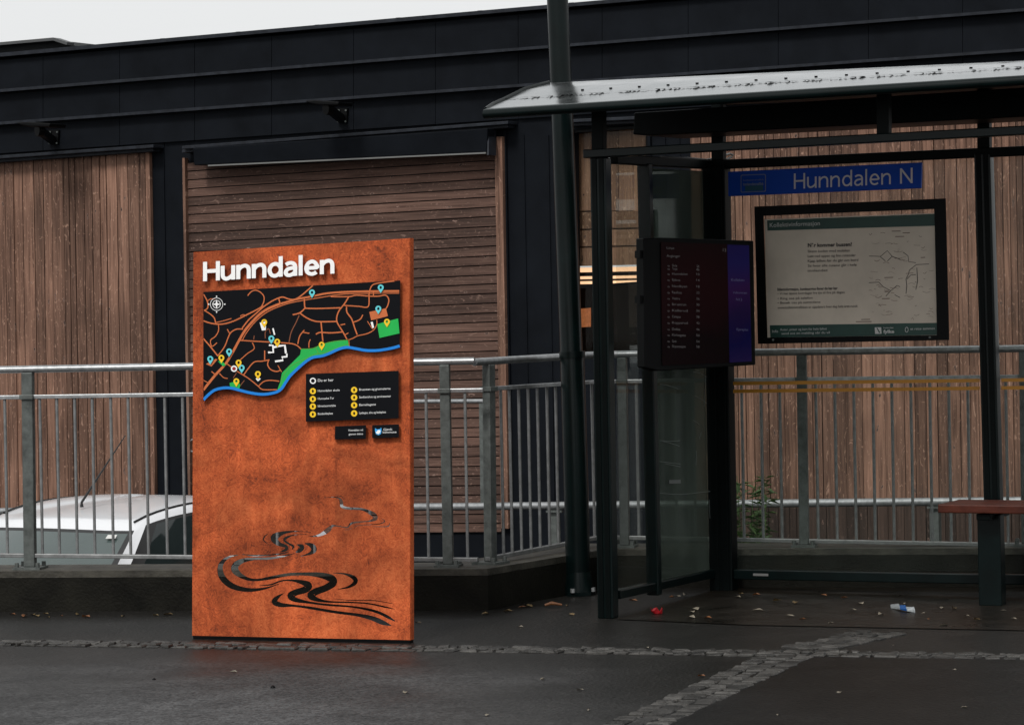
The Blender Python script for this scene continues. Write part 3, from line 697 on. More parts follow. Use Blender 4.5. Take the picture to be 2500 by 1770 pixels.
# ------------------------------------------------------------------ guard rail by the building
t = Thing('guard_rail', 'fat galvanised pipe guard rail along the foot of the building', 'guard rail', GB.frame(LOW))
gy = lambda x: 1248 - .0103 * x
k = GB.m(1250)
t.add('pipe', MB().tube([GB.at(-500, gy(-500)), GB.at(2800, gy(2800))], 9.5 * k, 16), M_GALV)
for x in (-300, 560, 1353, 2283):
    a = GB.at(x, gy(x) + 8, -.03); b = a.copy(); b.z = LOW
    t.add('post', MB().beam(a, b, GB.d, 22 * k, .06), M_GALVD, bev=.004)
    t.add('bracket', MB().beam(GB.at(x - 18, gy(x) + 14, .01), GB.at(x + 20, gy(x) + 14, .01), Z, 5 * k, .03), M_GALVD)
t.add('upper_rail', MB().tube([GB.at(880, 981), GB.at(1182, 979)], 5.5 * k, 12), M_GALV)
for x in (890, 1176):
    a = GB.at(x, 979, -.01); b = GB.at(x + 4, gy(x), -.01); t.add('post', MB().beam(a, b, GB.d, 10 * k, .03), M_GALVD)

# ------------------------------------------------------------------ rusty town sign
T = Thing('town_sign', 'tall rust orange steel panel sign with white lettering, map and river cut-outs', 'sign', SG.frame(0))
mA = lambda x, y: (440 + x / 3.608, 1150 + y / 3.608)
cuts = [
 [(510,738,6),(440,752,18),(385,785,32),(352,840,46),(362,920,58),(415,985,58),(500,1028,48),(620,1046,34),(750,1030,18),(870,992,5)],
 [(545,732,6),(640,742,14),(750,740,11),(870,729,12),(955,710,6)],
 [(1010,722,4),(900,750,14),(780,768,20),(650,772,24),(550,788,40),(490,825,58),(482,872,66),(530,918,44),(600,950,30),(680,957,22),(800,938,28),(950,910,28),(1100,905,30),(1230,915,50),(1330,945,70),(1345,985,66),(1280,1028,60),(1190,1062,62),(1150,1098,66),(1210,1132,36),(1320,1150,18),(1500,1155,14),(1650,1165,14),(1800,1195,16),(1890,1215,4)],
 [(690,1008,4),(800,998,14),(880,968,14),(960,960,16),(1060,975,38),(1128,1005,66),(1100,1042,60),(1020,1066,56),(972,1098,62),(1015,1132,44),(1150,1158,22),(1300,1177,20),(1500,1192,18),(1650,1217,24),(1750,1246,28),(1830,1285,28),(1890,1320,10)],
 [(910,1075,4),(862,1105,28),(828,1150,52),(885,1177,42),(1000,1184,22),(1150,1204,26),(1350,1238,26),(1550,1264,28),(1680,1292,42),(1780,1332,44),(1860,1360,6)],
 [(1340,895,4),(1450,905,18),(1530,940,40),(1540,980,38),(1480,1020,20),(1385,1040,4)],
 [(1345,1122,4),(1500,1136,8),(1700,1138,8),(1880,1168,5)],
 [(775,548,4),(740,580,12),(735,610,12),(790,655,4)],
 [(1150,538,4),(1010,530,10),(900,545,32),(828,588,70),(865,638,40),(930,662,28),(932,690,28),(878,712,6)],
 [(1120,556,4),(1000,562,8),(930,588,24),(918,612,20),(958,640,18),(995,662,22),(985,690,8)],
 [(1025,646,8),(1070,665,44),(1050,698,40),(1015,716,8)],
 [(1095,636,8),(1150,652,42),(1178,690,52),(1140,725,24),(1060,748,4)],
 [(1130,576,4),(1220,565,20),(1300,520,42),(1340,482,20),(1400,485,10),(1470,495,13),(1510,458,18),(1600,445,12),(1675,438,14),(1718,412,44),(1690,375,42),(1600,336,22),(1485,328,22),(1425,312,28),(1418,272,32),(1400,240,18),(1350,228,8),(1260,235,3)],
 [(1370,213,3),(1420,223,7),(1442,250,4)],
 [(1770,415,3),(1800,440,11),(1760,462,8),(1660,472,6),(1560,480,6),(1530,505,4)],
 [(1845,455,4),(1832,484,10),(1770,489,8),(1690,486,3)],
 [(1430,515,3),(1480,514,5),(1512,500,3)]]
outline = [(469, 1551), (1001, 1562), (1000, 583), (472, 617)]
holes = []
for c in cuts:
    o_ = [mA(x, y) for x, y in ribbon(c, None, 5)]; holes.append(o_)
def holed_panel(outer_, holes_, fn):
    vs, es = [], []
    for loop in [outer_] + holes_:
        b = len(vs); n = len(loop); vs += [Vector(p) for p in loop]; es += [(b + i, b + (i + 1) % n) for i in range(n)]
    ov, oe, of, _, _, _ = delaunay_2d_cdt(vs, es, [], 0, 1e-4)
    tris = []
    for f in of:
        c = sum((ov[i] for i in f), Vector((0, 0))) / len(f)
        if inside(c, outer_) and not any(inside(c, h) for h in holes_): tris.append(list(f))
    n = len(ov); mb = MB(); cnt = {}
    for f in tris:
        for i in range(len(f)):
            e = (f[i], f[(i + 1) % len(f)]); cnt[e] = 1
    side = [[a, b, n + b, n + a] for (a, b) in cnt if (b, a) not in cnt]
    return mb.raw([fn(v.x, v.y, 1) for v in ov] + [fn(v.x, v.y, 0) for v in ov], tris + [[n + i for i in f[::-1]] for f in tris] + side)
panel = T.add('panel', holed_panel(outline, holes, lambda x, y, z: SG.at(x, y, 0) - SG.n * (.005 * (1 - z))), M_RUST)
for p_, q_ in zip(outline, outline[1:] + outline[:1]):
    T.add('edge_return', MB().beam(SG.at(*p_) - SG.n * .0255, SG.at(*q_) - SG.n * .0255, SG.n, .039, .004), M_RUST, parent=panel)
hb = Vector((0, 0, 0))
q_ = [gz_ for gz_ in (SG.at(471, 1549) - SG.n * .001, SG.at(1000, 1560) - SG.n * .001, SG.at(1000, 1560) - SG.n * .046, SG.at(471, 1549) - SG.n * .046)]
mb = MB().raw(q_ + [Vector((p.x, p.y, -.01)) for p in q_], [[0, 1, 2, 3], [4, 5, 6, 7]] + [[i, (i + 1) % 4, 4 + (i + 1) % 4, 4 + i] for i in range(4)])
T.add('base', mb, M_PLAST)  # dark block added as the contact shadow below the panel
T.add('title_lettering', lettering('Hunndalen', (496, 687), (816, 668), 47, .195, SG, .014, .014, .05), M_WHITE)
for x in (500,):   # stand-offs behind the letters
    pass
# map plate
mB = lambda x, y: (480 + x / 4.4115, 670 + y / 4.4115)
MP0, MPT = .010, .012
river = [(72,1352),(130,1292),(200,1243),(290,1222),(380,1225),(470,1248),(580,1275),(690,1290),(780,1285),(870,1262),(920,1222),(960,1160),(1010,1090),(1080,1022),(1170,943),(1250,895),(1350,878),(1430,850),(1530,805),(1620,785),(1720,800),(1820,818),(1930,820),(2030,808),(2120,790),(2187,770)]
rs_ = smooth_path(river, 3)
pout = [(72, 190), (2195, 65)] + [(x, y + 19) for x, y in rs_[::-1]]
sgz = lambda o: (lambda x, y, z: SG.at(*mB(x, y), o + .0005 * z))
plate = T.add('map_plate', curve_solid([pout], lambda x, y, z: SG.at(*mB(x, y), MP0 + MPT * z)), M_PLATE)
lev = MP0 + MPT
def clampx(p): return p
def mflat(o): return lambda x, y: SG.at(*mB(max(x, 73), y), o)
roads = [
 ([(72,1245),(200,1085),(310,965),(390,835),(450,725),(520,605),(600,510),(680,430),(760,375),(850,335),(905,315)],26),
 ([(880,322),(1000,290),(1090,265),(1230,240),(1400,205),(1600,190),(1850,183),(2182,180)],20),
 ([(495,705),(530,640),(600,545),(680,465),(770,400),(880,350),(1000,310),(1150,280),(1300,255),(1450,230),(1600,212),(1850,205),(2182,203)],9),
 ([(490,580),(560,490),(640,420),(720,350),(800,295),(870,260),(930,245),(1000,268),(1070,265),(1150,210),(1250,122)],14),
 ([(72,500),(150,525),(250,537),(350,520),(450,480),(550,430),(640,385),(720,340)],14),
 ([(550,230),(590,185),(640,172),(690,195),(725,240),(722,300),(690,360)],11),
 ([(75,215),(115,290),(120,360),(80,390)],12), ([(80,385),(150,430),(190,470),(205,525)],12), ([(115,290),(150,265),(200,268)],8),
 ([(235,545),(235,610),(200,670),(150,710),(165,775),(220,735)],10),
 ([(72,690),(150,780),(230,880)],14), ([(230,875),(300,780),(340,680),(370,625),(430,590),(500,590)],12), ([(330,590),(360,645)],10),
 ([(205,520),(290,500),(375,475)],9), ([(470,450),(500,435),(540,445)],9),
 ([(470,710),(600,718),(780,728),(900,735),(1020,745),(1080,765),(1125,805)],12),
 ([(1160,265),(1163,340),(1165,365),(1110,415),(1035,435)],14), ([(1165,365),(1300,368),(1550,360)],14), ([(1110,415),(1180,465),(1260,500),(1340,510),(1510,507)],14),
 ([(1445,240),(1640,240),(1720,225),(1870,235),(1960,235),(2035,225),(2070,270),(2060,330),(2040,370)],12),
 ([(1640,240),(1590,320),(1535,390),(1510,460),(1515,520),(1570,610),(1620,700)],14),
 ([(1590,335),(1750,345),(1820,355),(1855,330),(1860,200),(1890,120),(1960,95),(2130,72)],12),
 ([(1615,350),(1620,410),(1670,480),(1700,570),(1730,650)],14), ([(1690,515),(1760,485),(1790,435)],12),
 ([(1340,515),(1350,620),(1360,720)],14), ([(1285,645),(1330,625),(1450,630),(1570,620)],14), ([(1550,545),(1600,535)],11), ([(1600,650),(1635,630)],10),
 ([(1160,600),(1110,665),(1090,750)],12), ([(1150,625),(1215,635)],11), ([(1225,700),(1210,740),(1210,790)],10),
 ([(1635,705),(1680,690),(1740,660),(1830,640),(1905,600),(1940,540),(1940,490)],10), ([(1840,505),(1895,590)],8),
 ([(600,735),(620,800),(550,850),(470,920)],10), ([(330,965),(440,1045),(560,1120),(660,1200),(715,1240),(865,1240)],11),
 ([(505,1085),(610,950),(700,935),(785,920)],12), ([(733,820),(733,920)],12), ([(775,925),(765,975),(800,1025),(860,1045),(905,1030)],12), ([(875,980),(915,1050)],9),
 ([(665,1205),(720,1155),(790,1140),(890,1150)],11), ([(245,1065),(290,1110),(335,1120)],9), ([(160,1045),(210,1085)],10), ([(72,1140),(130,1170)],9),
 ([(1640,712),(1645,780)],8), ([(885,262),(900,320)],12), ([(1855,205),(1855,230)],10), ([(1905,190),(1905,232)],12)]
mb = MB()
for i, (p, wd) in enumerate(roads): strip_mb(p, wd, mflat(lev + .0008 + .00004 * i), 4, mb)
for poly in ([(1860,405),(2040,365),(2060,450),(1880,495)], [(100,965),(205,910),(225,915),(160,992)]): mb.raw([mflat(lev + .0008)(*p) for p in poly], [list(range(len(poly)))])
T.add('roads', mb, M_ROAD, parent=plate)
mb = MB()
for i, (p, wd) in enumerate([([(1105,440),(1070,520),(1020,620),(995,730)],10), ([(740,690),(740,620),(775,585),(795,640)],9), ([(620,660),(615,700)],9), ([(430,1060),(395,1115)],8), ([(515,1140),(465,1205)],8)]): strip_mb(p, wd, mflat(lev + .0006 + .00003 * i), 4, mb)
T.add('footpaths', mb, M_ROADD, parent=plate)
fl_solid = lambda polys, o, th_=.0006: curve_solid(polys, lambda x, y, z: SG.at(*mB(x, y), o + th_ * z))
park = [(1125,805),(1240,800),(1320,770),(1420,735),(1540,715),(1630,712),(1640,785),(1530,800),(1430,845),(1350,868),(1250,885),(1170,935),(1080,1012),(1000,1085),(945,1165),(905,1228),(868,1245),(900,1160),(920,1060),(1000,980),(1115,865)]
T.add('park_area', fl_solid([park], lev + .0030), M_PARK, parent=plate)
T.add('park_area', fl_solid([[(1945,535),(2170,475),(2185,635),(1970,685)]], lev + .0030), M_PARK, parent=plate)
T.add('park_area', fl_solid([[(230,935),(270,930),(315,975),(285,990)]], lev + .0030), M_PARK, parent=plate)
T.add('park_area', fl_solid([[(355,1170),(430,1150),(470,1185),(460,1232),(360,1205)]], lev + .0030), M_PARK, parent=plate)
mb = MB()
for i, p in enumerate([[(985,1000),(1080,950),(1190,900),(1280,860),(1400,840),(1520,790),(1640,750)], [(900,1220),(925,1100),(1000,1000)], [(1125,803),(1240,798),(1320,768),(1420,733),(1540,713),(1630,709)], [(1285,790),(1310,850)]]): strip_mb(p, 6, mflat(lev + .0040 + .00005 * i), 4, mb)
T.add('park_paths', mb, M_PARKL, parent=plate)
T.add('river', strip_mb(river, 30, mflat(lev + .0044), 4), M_RIVER, parent=plate)
mb = MB()
wb_ = [([(780,762),(822,765),(826,840),(770,840)],20), ([(830,785),(890,770),(950,765),(962,850)],22), ([(970,855),(972,885),(920,890),(930,925),(845,937)],20), ([(822,580),(840,652)],16), ([(1885,512),(1902,576)],22)]
for i, (p, wd) in enumerate(wb_): T.add('building_mark', strip_mb(p, wd, mflat(lev + .0044 + .00004 * i), 1), M_WHITE, parent=plate)
for poly in ([(680,520),(750,505),(745,600),(703,604)], [(662,1100),(690,1125),(662,1152),(636,1125)]): T.add('building_mark', MB().raw([mflat(lev + .0044)(*p) for p in poly], [list(range(len(poly)))]), M_WHITE, parent=plate)
star = []
for i in range(8):
    r_ = 52 if i % 2 == 0 else 14; a_ = math.pi / 4 * i; star.append((215 + r_ * math.cos(a_), 322 + r_ * math.sin(a_)))
mb = fl_solid([star], lev + .0035)
curve_solid([ellipse(215, 322, 70), ellipse(215, 322, 65)], sgz(lev + .0035), mb); curve_solid([ellipse(215, 322, 44), ellipse(215, 322, 38)], sgz(lev + .0028), mb)
for dx, dy in ((0, -84), (0, 84), (88, 0), (-84, 0)): curve_solid([ellipse(215 + dx, 322 + dy, 8, 8, 8)], sgz(lev + .0035), mb)
T.add('compass', mb, M_WHITE, parent=plate)
def pin(cx, cy, m_, name='map_pin'):
    o = []
    for i in range(25):
        a_ = math.pi * .85 + (math.pi * 1.3) * i / 24; o.append((cx + 32 * math.cos(a_), cy + 32 * math.sin(a_)))
    o.append((cx, cy + 60))
    T.add(name, curve_solid([o, ellipse(cx, cy, 13, 16, 12)], lambda x, y, z: SG.at(*mB(x, y), lev + .0052 + .0012 * z)), m_, parent=plate)
for x, y in ((728,515),(868,725),(1347,758),(2050,510),(267,898),(452,950),(428,1150),(660,1072)): pin(x, y, M_YEL)
for x, y in ((1243,195),(1983,142),(1957,370),(805,690),(350,830),(147,910),(485,1005)): pin(x, y, M_CYAN)
T.add('location_ring', curve_solid([ellipse(403, 1015, 34), ellipse(403, 1015, 20)], sgz(lev + .0052)), M_WHITE, parent=plate)
T.add('location_dot', curve_solid([ellipse(403, 1015, 17)], sgz(lev + .0048)), M_RED, parent=plate)
# legend plate
mC = lambda x, y: (700 + x / 7.169, 880 + y / 7.169)
sC = lambda polys, o, th_=.0006, mb=None: curve_solid(polys, lambda x, y, z: SG.at(*mC(x, y), o + th_ * z), mb)
leg = T.add('legend_plate', sC([[(335,235),(1960,180),(1960,1012),(335,1070)]], .010, .016), M_PLATE)
LV = .0268
T.add('ring', sC([ellipse(458, 357, 54), ellipse(458, 357, 34)], LV), M_WHITE, parent=leg)
for x, ys in ((457, (537, 675, 805, 942)), (1180, (516, 648, 783, 925))):
    for y in ys: T.add('ring', sC([ellipse(x, y, 55), ellipse(x, y, 18, 27)], LV), M_YEL, parent=leg)
def tC(txt, x0, y0, x1, cap, slope=-.035, parent=None, mt=M_WHITED, bold=.012, lv=LV):
    p0, p1 = mC(x0, y0), mC(x1, y0 + (x1 - x0) * slope)
    T.add('text_line', text_solid(txt, p0, p1, cap / 7.169, SG, lv, .0006, bold), mt, parent=parent)
for a in (('Du er her', 545, 372, 820, 48), ('Hunndalen skole', 545, 548, 928, 36), ('Hunnselva Tur', 545, 685, 828, 36), ('Idrettsområde', 545, 815, 858, 36), ('Bussholdeplass', 545, 950, 808, 36),
          ('Brusveen og grunneierne', 1268, 527, 1815, 38), ('Samfunnshus og servicesenter', 1268, 660, 1825, 38), ('Barnehagene', 1268, 795, 1560, 38), ('Lysløype, elva og badeplass', 1268, 935, 1735, 38)): tC(*a, parent=leg)
pq = T.add('plaque', sC([[(845,1150),(1388,1132),(1385,1370),(842,1382)]], .010, .014), M_PLATE)
tC('Hunndalen vel', 1080, 1238, 1335, 34, -.03, pq, lv=.0248); tC('gjenom tidene', 1085, 1304, 1335, 32, -.03, pq, lv=.0248)
pq = T.add('plaque', sC([[(1495,1130),(1965,1115),(1962,1345),(1495,1358)]], .010, .014), M_PLATE)
tC('Gjøvik', 1690, 1225, 1850, 38, -.03, pq, lv=.0248); tC('kommune', 1680, 1274, 1920, 38, -.03, pq, lv=.0248)
T.add('emblem', sC([[(1545,1180),(1580,1205),(1625,1200),(1655,1175),(1660,1230),(1648,1285),(1605,1308),(1560,1288),(1545,1235)]], .0248), mat('emblem_blue', (.03, .33, .72), .5), parent=pq)
T.add('emblem', sC([[(1585,1225),(1615,1215),(1645,1225),(1635,1262),(1605,1290),(1572,1278),(1555,1240),(1580,1248)]], .0258), M_WHITE, parent=pq)

# ------------------------------------------------------------------ bus shelter
T = Thing('bus_shelter', 'dark green metal bus shelter with glass walls and sloping roof', 'bus shelter', SF.frame(0))
def gz(p, z=0.0): return Vector((p.x, p.y, z))
def post(name, pl, xt, yt, xb, yb, wd, dp=.07, mt=M_GREEN, foot=False, off=0.0, slot=True):
    a, b = pl.at(xt, yt, off), pl.at(xb, yb, off)
    if foot: b = gz(b, .0)
    k = pl.m(xb, off); W = wd * k
    mb = MB().beam(a, b, U, W, dp)
    p = T.add(name, mb, mt, bev=.006)
    if slot:
        for s_ in (-.22, .22):
            c, d = a + U * s_ * W - NB * (dp / 2 + .002), b + U * s_ * W - NB * (dp / 2 + .002)
            T.add('cover_strip', MB().beam(c, d, U, W * .30, .006), M_GREENB, parent=p, bev=.002)
    return p
post('front_post', SF, 1466, 386, 1485, 1508, 42, .07, foot=True)
post('side_post', SS, 1573.5, 400, 1598, 1452, 32, .05, slot=False)
post('corner_post', SB, 1748, 402, 1768, 1440, 60, .09, M_GREENB, foot=True)
post('back_post', SB, 2402, 375, 2432, 1440, 41, .07, foot=True)
post('back_post', SB, 3060, 340, 3070, 1450, 41, .07, foot=True)
for (pl, x, y0, y1) in ((SF, 1463, 283, 367), (SF, 2159, 232, 338), (SB, 1755, 250, 392), (SB, 2404, 215, 376), (SF, 2880, 190, 300), (SB, 3060, 180, 345)):
    a, b = pl.at(x - 1, y0 - (12 if pl is SF else 0)), pl.at(x, y1); T.add('roof_strut', MB().beam(a, b, U, 31 * pl.m(x), .05), M_GREENB, bev=.004)
k = SF.m(1500)
T.add('front_beam', MB().beam(SF.at(1430, 377, .02), SF.at(3080, 288, .02), Z, 21 * k, .07), M_GREEN, bev=.005)
T.add('back_beam', MB().beam(SB.at(1722, 404), SB.at(3080, 343), Z, 23 * SB.m(2000), .06), M_GREENB, bev=.005)
sbm = T.add('side_beam', MB().beam(SS.at(1496, 389), SS.at(1752, 404), Z, 24 * k, .05), M_GREENB, bev=.005)
cb = [SS.at(x, y, .02) for x, y in ((1612, 384), (1640, 386), (1680, 387), (1725, 391), (1752, 386), (1775, 389), (1786, 384), (1789, 379), (1781, 376), (1772, 379))]
T.add('cable', MB().tube(cb, .006, 8), mat('grey_cable', (.09, .09, .085), .5), parent=sbm)
T.add('bottom_rail', MB().beam(SS.at(1505, 1451), SS.at(1752, 1396), Z, 22 * k, .045), M_GREEN, bev=.005)
bb = T.add('bottom_rail', MB().beam(SB.at(1795, 1401), SB.at(3080, 1425), Z, 24 * SB.m(2000), .05), M_GREEN, bev=.005)
T.add('sticker', MB().prism([SB.at(1839, 1399, .029), SB.at(1876, 1400, .029), SB.at(1876, 1406, .029), SB.at(1839, 1405, .029)], -NB * .002), mat('pale_sticker', (.12, .12, .12), .5), parent=bb)
# glass
def pane(name, pl, pts, mt, off=0.0): return T.add(name, MB().prism([pl.at(*p, off) for p in pts], -pl.n * .008), mt)
pane('glass_pane', SS, [(1507, 400), (1560, 404), (1585, 1436), (1509, 1440)], M_GLASS)
pane('glass_pane', SS, [(1592, 412), (1716, 418), (1732, 1400), (1616, 1430)], M_GLASSD)
scr_ = []; zS = lambda x, y: SS.at(1300 + x / 2.165, 850 + y / 2.165, .004)
for i, p in enumerate([[(850,125),(885,132),(922,152)], [(858,250),(890,270),(922,292)], [(672,190),(720,198),(770,216)], [(672,488),(730,492),(780,488)], [(690,492),(740,505),(778,518)], [(672,598),(730,606),(782,612)], [(700,610),(782,626)], [(866,540),(864,620)], [(880,482),(892,440)], [(915,150),(908,310)], [(850,380),(890,408)], [(672,765),(780,772),(940,756)], [(935,800),(938,900)]]):
    scr_.append(strip_mb(p, 2.2, zS, 3))
pd = [o_ for o_ in T.o.children if o_.name.startswith('glass_pane')][-1]
M_SCRA = mat('pale_scratch', (.14, .16, .15), .6)
for m_ in scr_: T.add('scratch', m_, M_SCRA, parent=pd)
T.add('sticker', MB().raw([zS(722, 696), zS(784, 694), zS(784, 714), zS(722, 716)], [[0, 1, 2, 3]]), mat('dull_sticker', (.11, .12, .115), .6), parent=pd)
gp = pane('glass_pane', SB, [(1782, 412), (2382, 388), (2410, 1395), (1800, 1392)], M_GLASS)
g2 = pane('glass_pane', SB, [(2424, 386), (3040, 352), (3050, 1410), (2454, 1397)], M_GLASS)
for g_, x0_, x1_ in ((gp, 1790, 2392), (g2, 2445, 3040)):
    for y0_ in (936, 955): T.add('safety_stripe', MB().prism([SB.at(x, y0_ - .0125 * (x - 1790) + d, .002) for x, d in ((x0_, -4), (x1_, -4), (x1_, 4.5), (x0_, 4.5))], SB.n * .001), M_AMBER, parent=g_)
# roof: profile lines from the front gutter over the crown to the back
RF, RC, RR = SF.shifted(.35), SF.shifted(.11), SF.shifted(-.35)
def longline(a, b, k1): return a, a + (b - a) * k1
lines = [longline(RF.at(1185, 266), RF.at(2500, 184), 1.42), longline(SF.shifted(.23).at(1206, 254.5), SF.shifted(.23).at(2500, 174), 1.42), longline(RC.at(1232, 243), RC.at(2500, 165), 1.42),
         longline(SF.shifted(-.12).at(1280, 219), SF.shifted(-.12).at(2500, 155), 1.42), longline(RR.at(1340, 203), RR.at(2500, 149), 1.42)]
back1 = (lines[-1][0] - SF.n * .45 + Z * .01, lines[-1][1] - SF.n * .45 + Z * .01)
lines.append(back1)
NSEG = 40
rows = [[a + (b - a) * (i / NSEG) for i in range(NSEG + 1)] for a, b in lines]
mb = MB().grid(rows); mb.grid([[p - Z * .018 for p in r] for r in rows])
nr = len(rows)
for j in (0, NSEG): mb.raw([r[j] for r in rows] + [r[j] - Z * .018 for r in rows], [[i, i + 1, nr + i + 1, nr + i] for i in range(nr - 1)])
for r in (rows[0], rows[-1]): mb.raw(r + [p - Z * .018 for p in r], [[i, i + 1, NSEG + 2 + i, NSEG + 1 + i] for i in range(NSEG)])
# rear bay of the roof, notched round the lamp post
i0 = 6
rr = [rows[-1][i0:], [p - SF.n * .62 - Z * .07 for p in rows[-1][i0:]]]
mb.grid(rr); mb.grid([[p - Z * .018 for p in r] for r in rr])
M_ROOF = mat('wet_roof_sheet', (.22, .236, .24), .18, .85, var=.28, scale=5, rvar=.08, bump=.10, bscale=9, spec=.6)
roof = T.add('roof', mb, M_ROOF, smooth=True)
under = MB().grid([[p - Z * .022 for p in r] for r in rows[:]] ); under.grid([[p - Z * .022 for p in r] for r in rr])
T.add('ceiling', under, M_GREENB, parent=roof)
ga, gb = longline(RF.at(1183, 279, .02), RF.at(2500, 197, .02), 1.42)
gu = T.add('gutter', MB().tube([ga + U * 0, gb], 12 * RF.m(1500), 14), M_GREEN, parent=roof)
mb = MB()
endp = [RF.at(1186, 268), SF.shifted(.23).at(1206, 254.5), RC.at(1232, 243), SF.shifted(-.12).at(1280, 219), RR.at(1340, 203)]
T.add('roof_edge', MB().tube([p + Z * .003 for p in endp], .009, 8), M_GREEN, parent=roof)
for i in range(28):
    x = 1452 + 71.5 * i
    a, b = lines[3]; f_ = (x - 1280) / (2500 - 1280) / 1.42
    if f_ > 1: break
    c = (lines[3][0] + (lines[3][1] - lines[3][0]) * f_) * .55 + (lines[2][0] + (lines[2][1] - lines[2][0]) * f_) * .45
    T.add('rivet', MB().tube([c - Z * .004, c + Z * .004], .0075, 8), M_PLAST, parent=roof)
rc = random.Random(3); a, b = lines[2]; Ls, Rs = [], []
for i in range(420):
    f_ = (i + .5) / 420; w_ = max(.0012, rc.gauss(.004, .006)) * (1.6 if (i // 7) % 3 else .5); c_ = rc.uniform(-.006, .006)
    c = a + (b - a) * f_ + Z * .004; Ls.append(c + SF.n * (c_ - w_)); Rs.append(c + SF.n * (c_ + w_))
mb = MB().grid([Ls, Rs])
T.add('sealant_line', mb, M_PLAST, parent=roof)
# dark gutter box hanging under the back of the roof
GX = SF.shifted(-.85)
T.add('gutter_box', MB().prism([GX.at(1548, 276), GX.at(3060, 178), GX.at(3060, 256), GX.at(2500, 286), GX.at(1590, 332), GX.at(1545, 329)], NB * .42), M_GREENB, bev=.006)

# departure display on the side post
DQ0, DQ1 = SS.at(1583, 700, .06), SS.at(1745, 700, .06)
d0 = CAM + ray(1571, 740) * 14.85; d1 = CAM + ray(1842, 740) * 15.28
DP = Plane(gz(d0), d=d1 - d0)
t = Thing('departure_display', 'dark maroon departure screen with blue side band hanging on the shelter post', 'display', DP.frame(d0.z))
bx = t.add('casing', MB().prism([DP.at(1571, 582), DP.at(1620, 580.5), DP.at(1840, 588), DP.at(1845, 891), DP.at(1606, 906), DP.at(1574, 897)], -DP.n * .06), M_PLAST, bev=.005)
zD = lambda x, y, o=.004: DP.at(1540 + x / 4.5125, 560 + y / 4.5125, o)
scr = t.add('screen', MB().prism([zD(330, 140), zD(1060, 165), zD(1085, 1470), zD(345, 1500)], DP.n * .002), M_SCREEN)
sb2 = t.add('screen_band', MB().prism([zD(1062, 170), zD(1300, 178), zD(1330, 1455), zD(1087, 1468)], DP.n * .002), M_SCREENB)
def tD(txt, x0, y0, x1, cap, mt=M_SCRTXT, par=None):
    p0 = (1540 + x0 / 4.5125, 560 + y0 / 4.5125); p1 = (1540 + x1 / 4.5125, 560 + y0 / 4.5125 + 1)
    t.add('text_line', text_solid(txt, p0, p1, cap / 4.5125, DP, .0075, .0006, 0.0), mt, parent=par or scr)
tD('Linje', 395, 215, 478, 22); tD('Avganger', 395, 305, 545, 28); tD('13', 1015, 245, 1050, 36)
for i, (n_, w_, y_) in enumerate((('Skole', 55, 410), ('Torget', 60, 445), ('Hunndalen', 170, 502), ('Bybroa', 90, 568), ('Nordbyen', 165, 638), ('Raufoss', 105, 706), ('Vestre', 85, 772), ('Biri sentrum', 155, 838), ('Kallerud', 172, 905), ('Campus', 95, 972), ('Kopperud', 172, 1040), ('Dokka', 90, 1110), ('Kirkegata', 150, 1175), ('Gjøvik', 50, 1242), ('Skysstasjon', 150, 1300))):
    tD(n_, 455, y_, 455 + w_, 26); tD('o', 405, y_, 428, 22)
    tD(str(2 + i * 4), 722, y_ + (8 if i < 2 else 2), 757, 24)
tD('Kollektiv', 1105, 570, 1255, 28, M_SCRTXB, sb2); tD('Velkommen', 1125, 708, 1280, 24, M_SCRTXB, sb2); tD('N13', 1160, 785, 1225, 28, M_SCRTXB, sb2); tD('Kjøreplan', 1165, 1115, 1290, 28, M_SCRTXB, sb2)
for y_ in (612, 722): t.add('hinge', MB().prism([DP.at(1562, y_, -.01), DP.at(1574, y_, -.01), DP.at(1574, y_ + 18, -.01), DP.at(1562, y_ + 18, -.01)], -DP.n * .04), M_PLAST)

# stop-name sign
BS = SB.shifted(.05)
t = Thing('stop_name_sign', 'blue stop name sign reading Hunndalen N under the shelter beam', 'sign', BS.frame(BS.at(2000, 440).z), None)
bp_ = t.add('sign_plate', MB().prism([BS.at(1777, 420), BS.at(2250, 397), BS.at(2248, 460), BS.at(1778, 480)], -BS.n * .02), M_BLUE, bev=.003)
M_SW = mat('sign_white', (.60, .60, .61), .5)
t.add('lettering', lettering('Hunndalen', (1937, 462), (2176, 450.2), 37.5, .115, BS, .0015, .001, .06), M_SW)
t.add('lettering', lettering('N', (2196, 449.2), (2229, 447.5), 37.5, .115, BS, .0015, .001, .06), M_SW)
zE = lambda x, y: (1550 + x / 2.6988, 370 + y / 2.6988)
def rrect(x0, y0, x1, y1, r_, sl=-.035):
    o = []
    for cx, cy, a0 in ((x1 - r_, y1 - r_, 0), (x0 + r_, y1 - r_, 90), (x0 + r_, y0 + r_, 180), (x1 - r_, y0 + r_, 270)):
        for i in range(5): a_ = R(a0 + 22.5 * i); o.append((cx + r_ * math.cos(a_), cy + r_ * math.sin(a_) + sl * (cx - x0)))
    return o
fE = lambda x, y, z: BS.at(*zE(x, y), .0015 + .001 * z)
M_SGREY = mat('sign_pale_blue', (.16, .20, .26), .5)
lg = t.add('logo', curve_solid([rrect(697, 155, 863, 272, 10), rrect(702, 160, 858, 267, 8)], fE), M_SGREY)
mb = text_solid('kollektivtrafikk', zE(714, 196), zE(850, 191), 4, BS, .0015, .001, 0); text_solid('innlandstrafikk', zE(714, 226), zE(850, 221), 6.5, BS, .0015, .001, .03, mb)
t.add('logo_text', mb, M_SGREY, parent=lg)
t.add('logo_field', curve_solid([[(726, 228), (845, 224), (845, 258), (726, 262)]], lambda x, y, z: BS.at(*zE(x, y), .0012 + .0005 * z)), mat('sign_teal', (.0, .075, .13), .5), parent=lg)

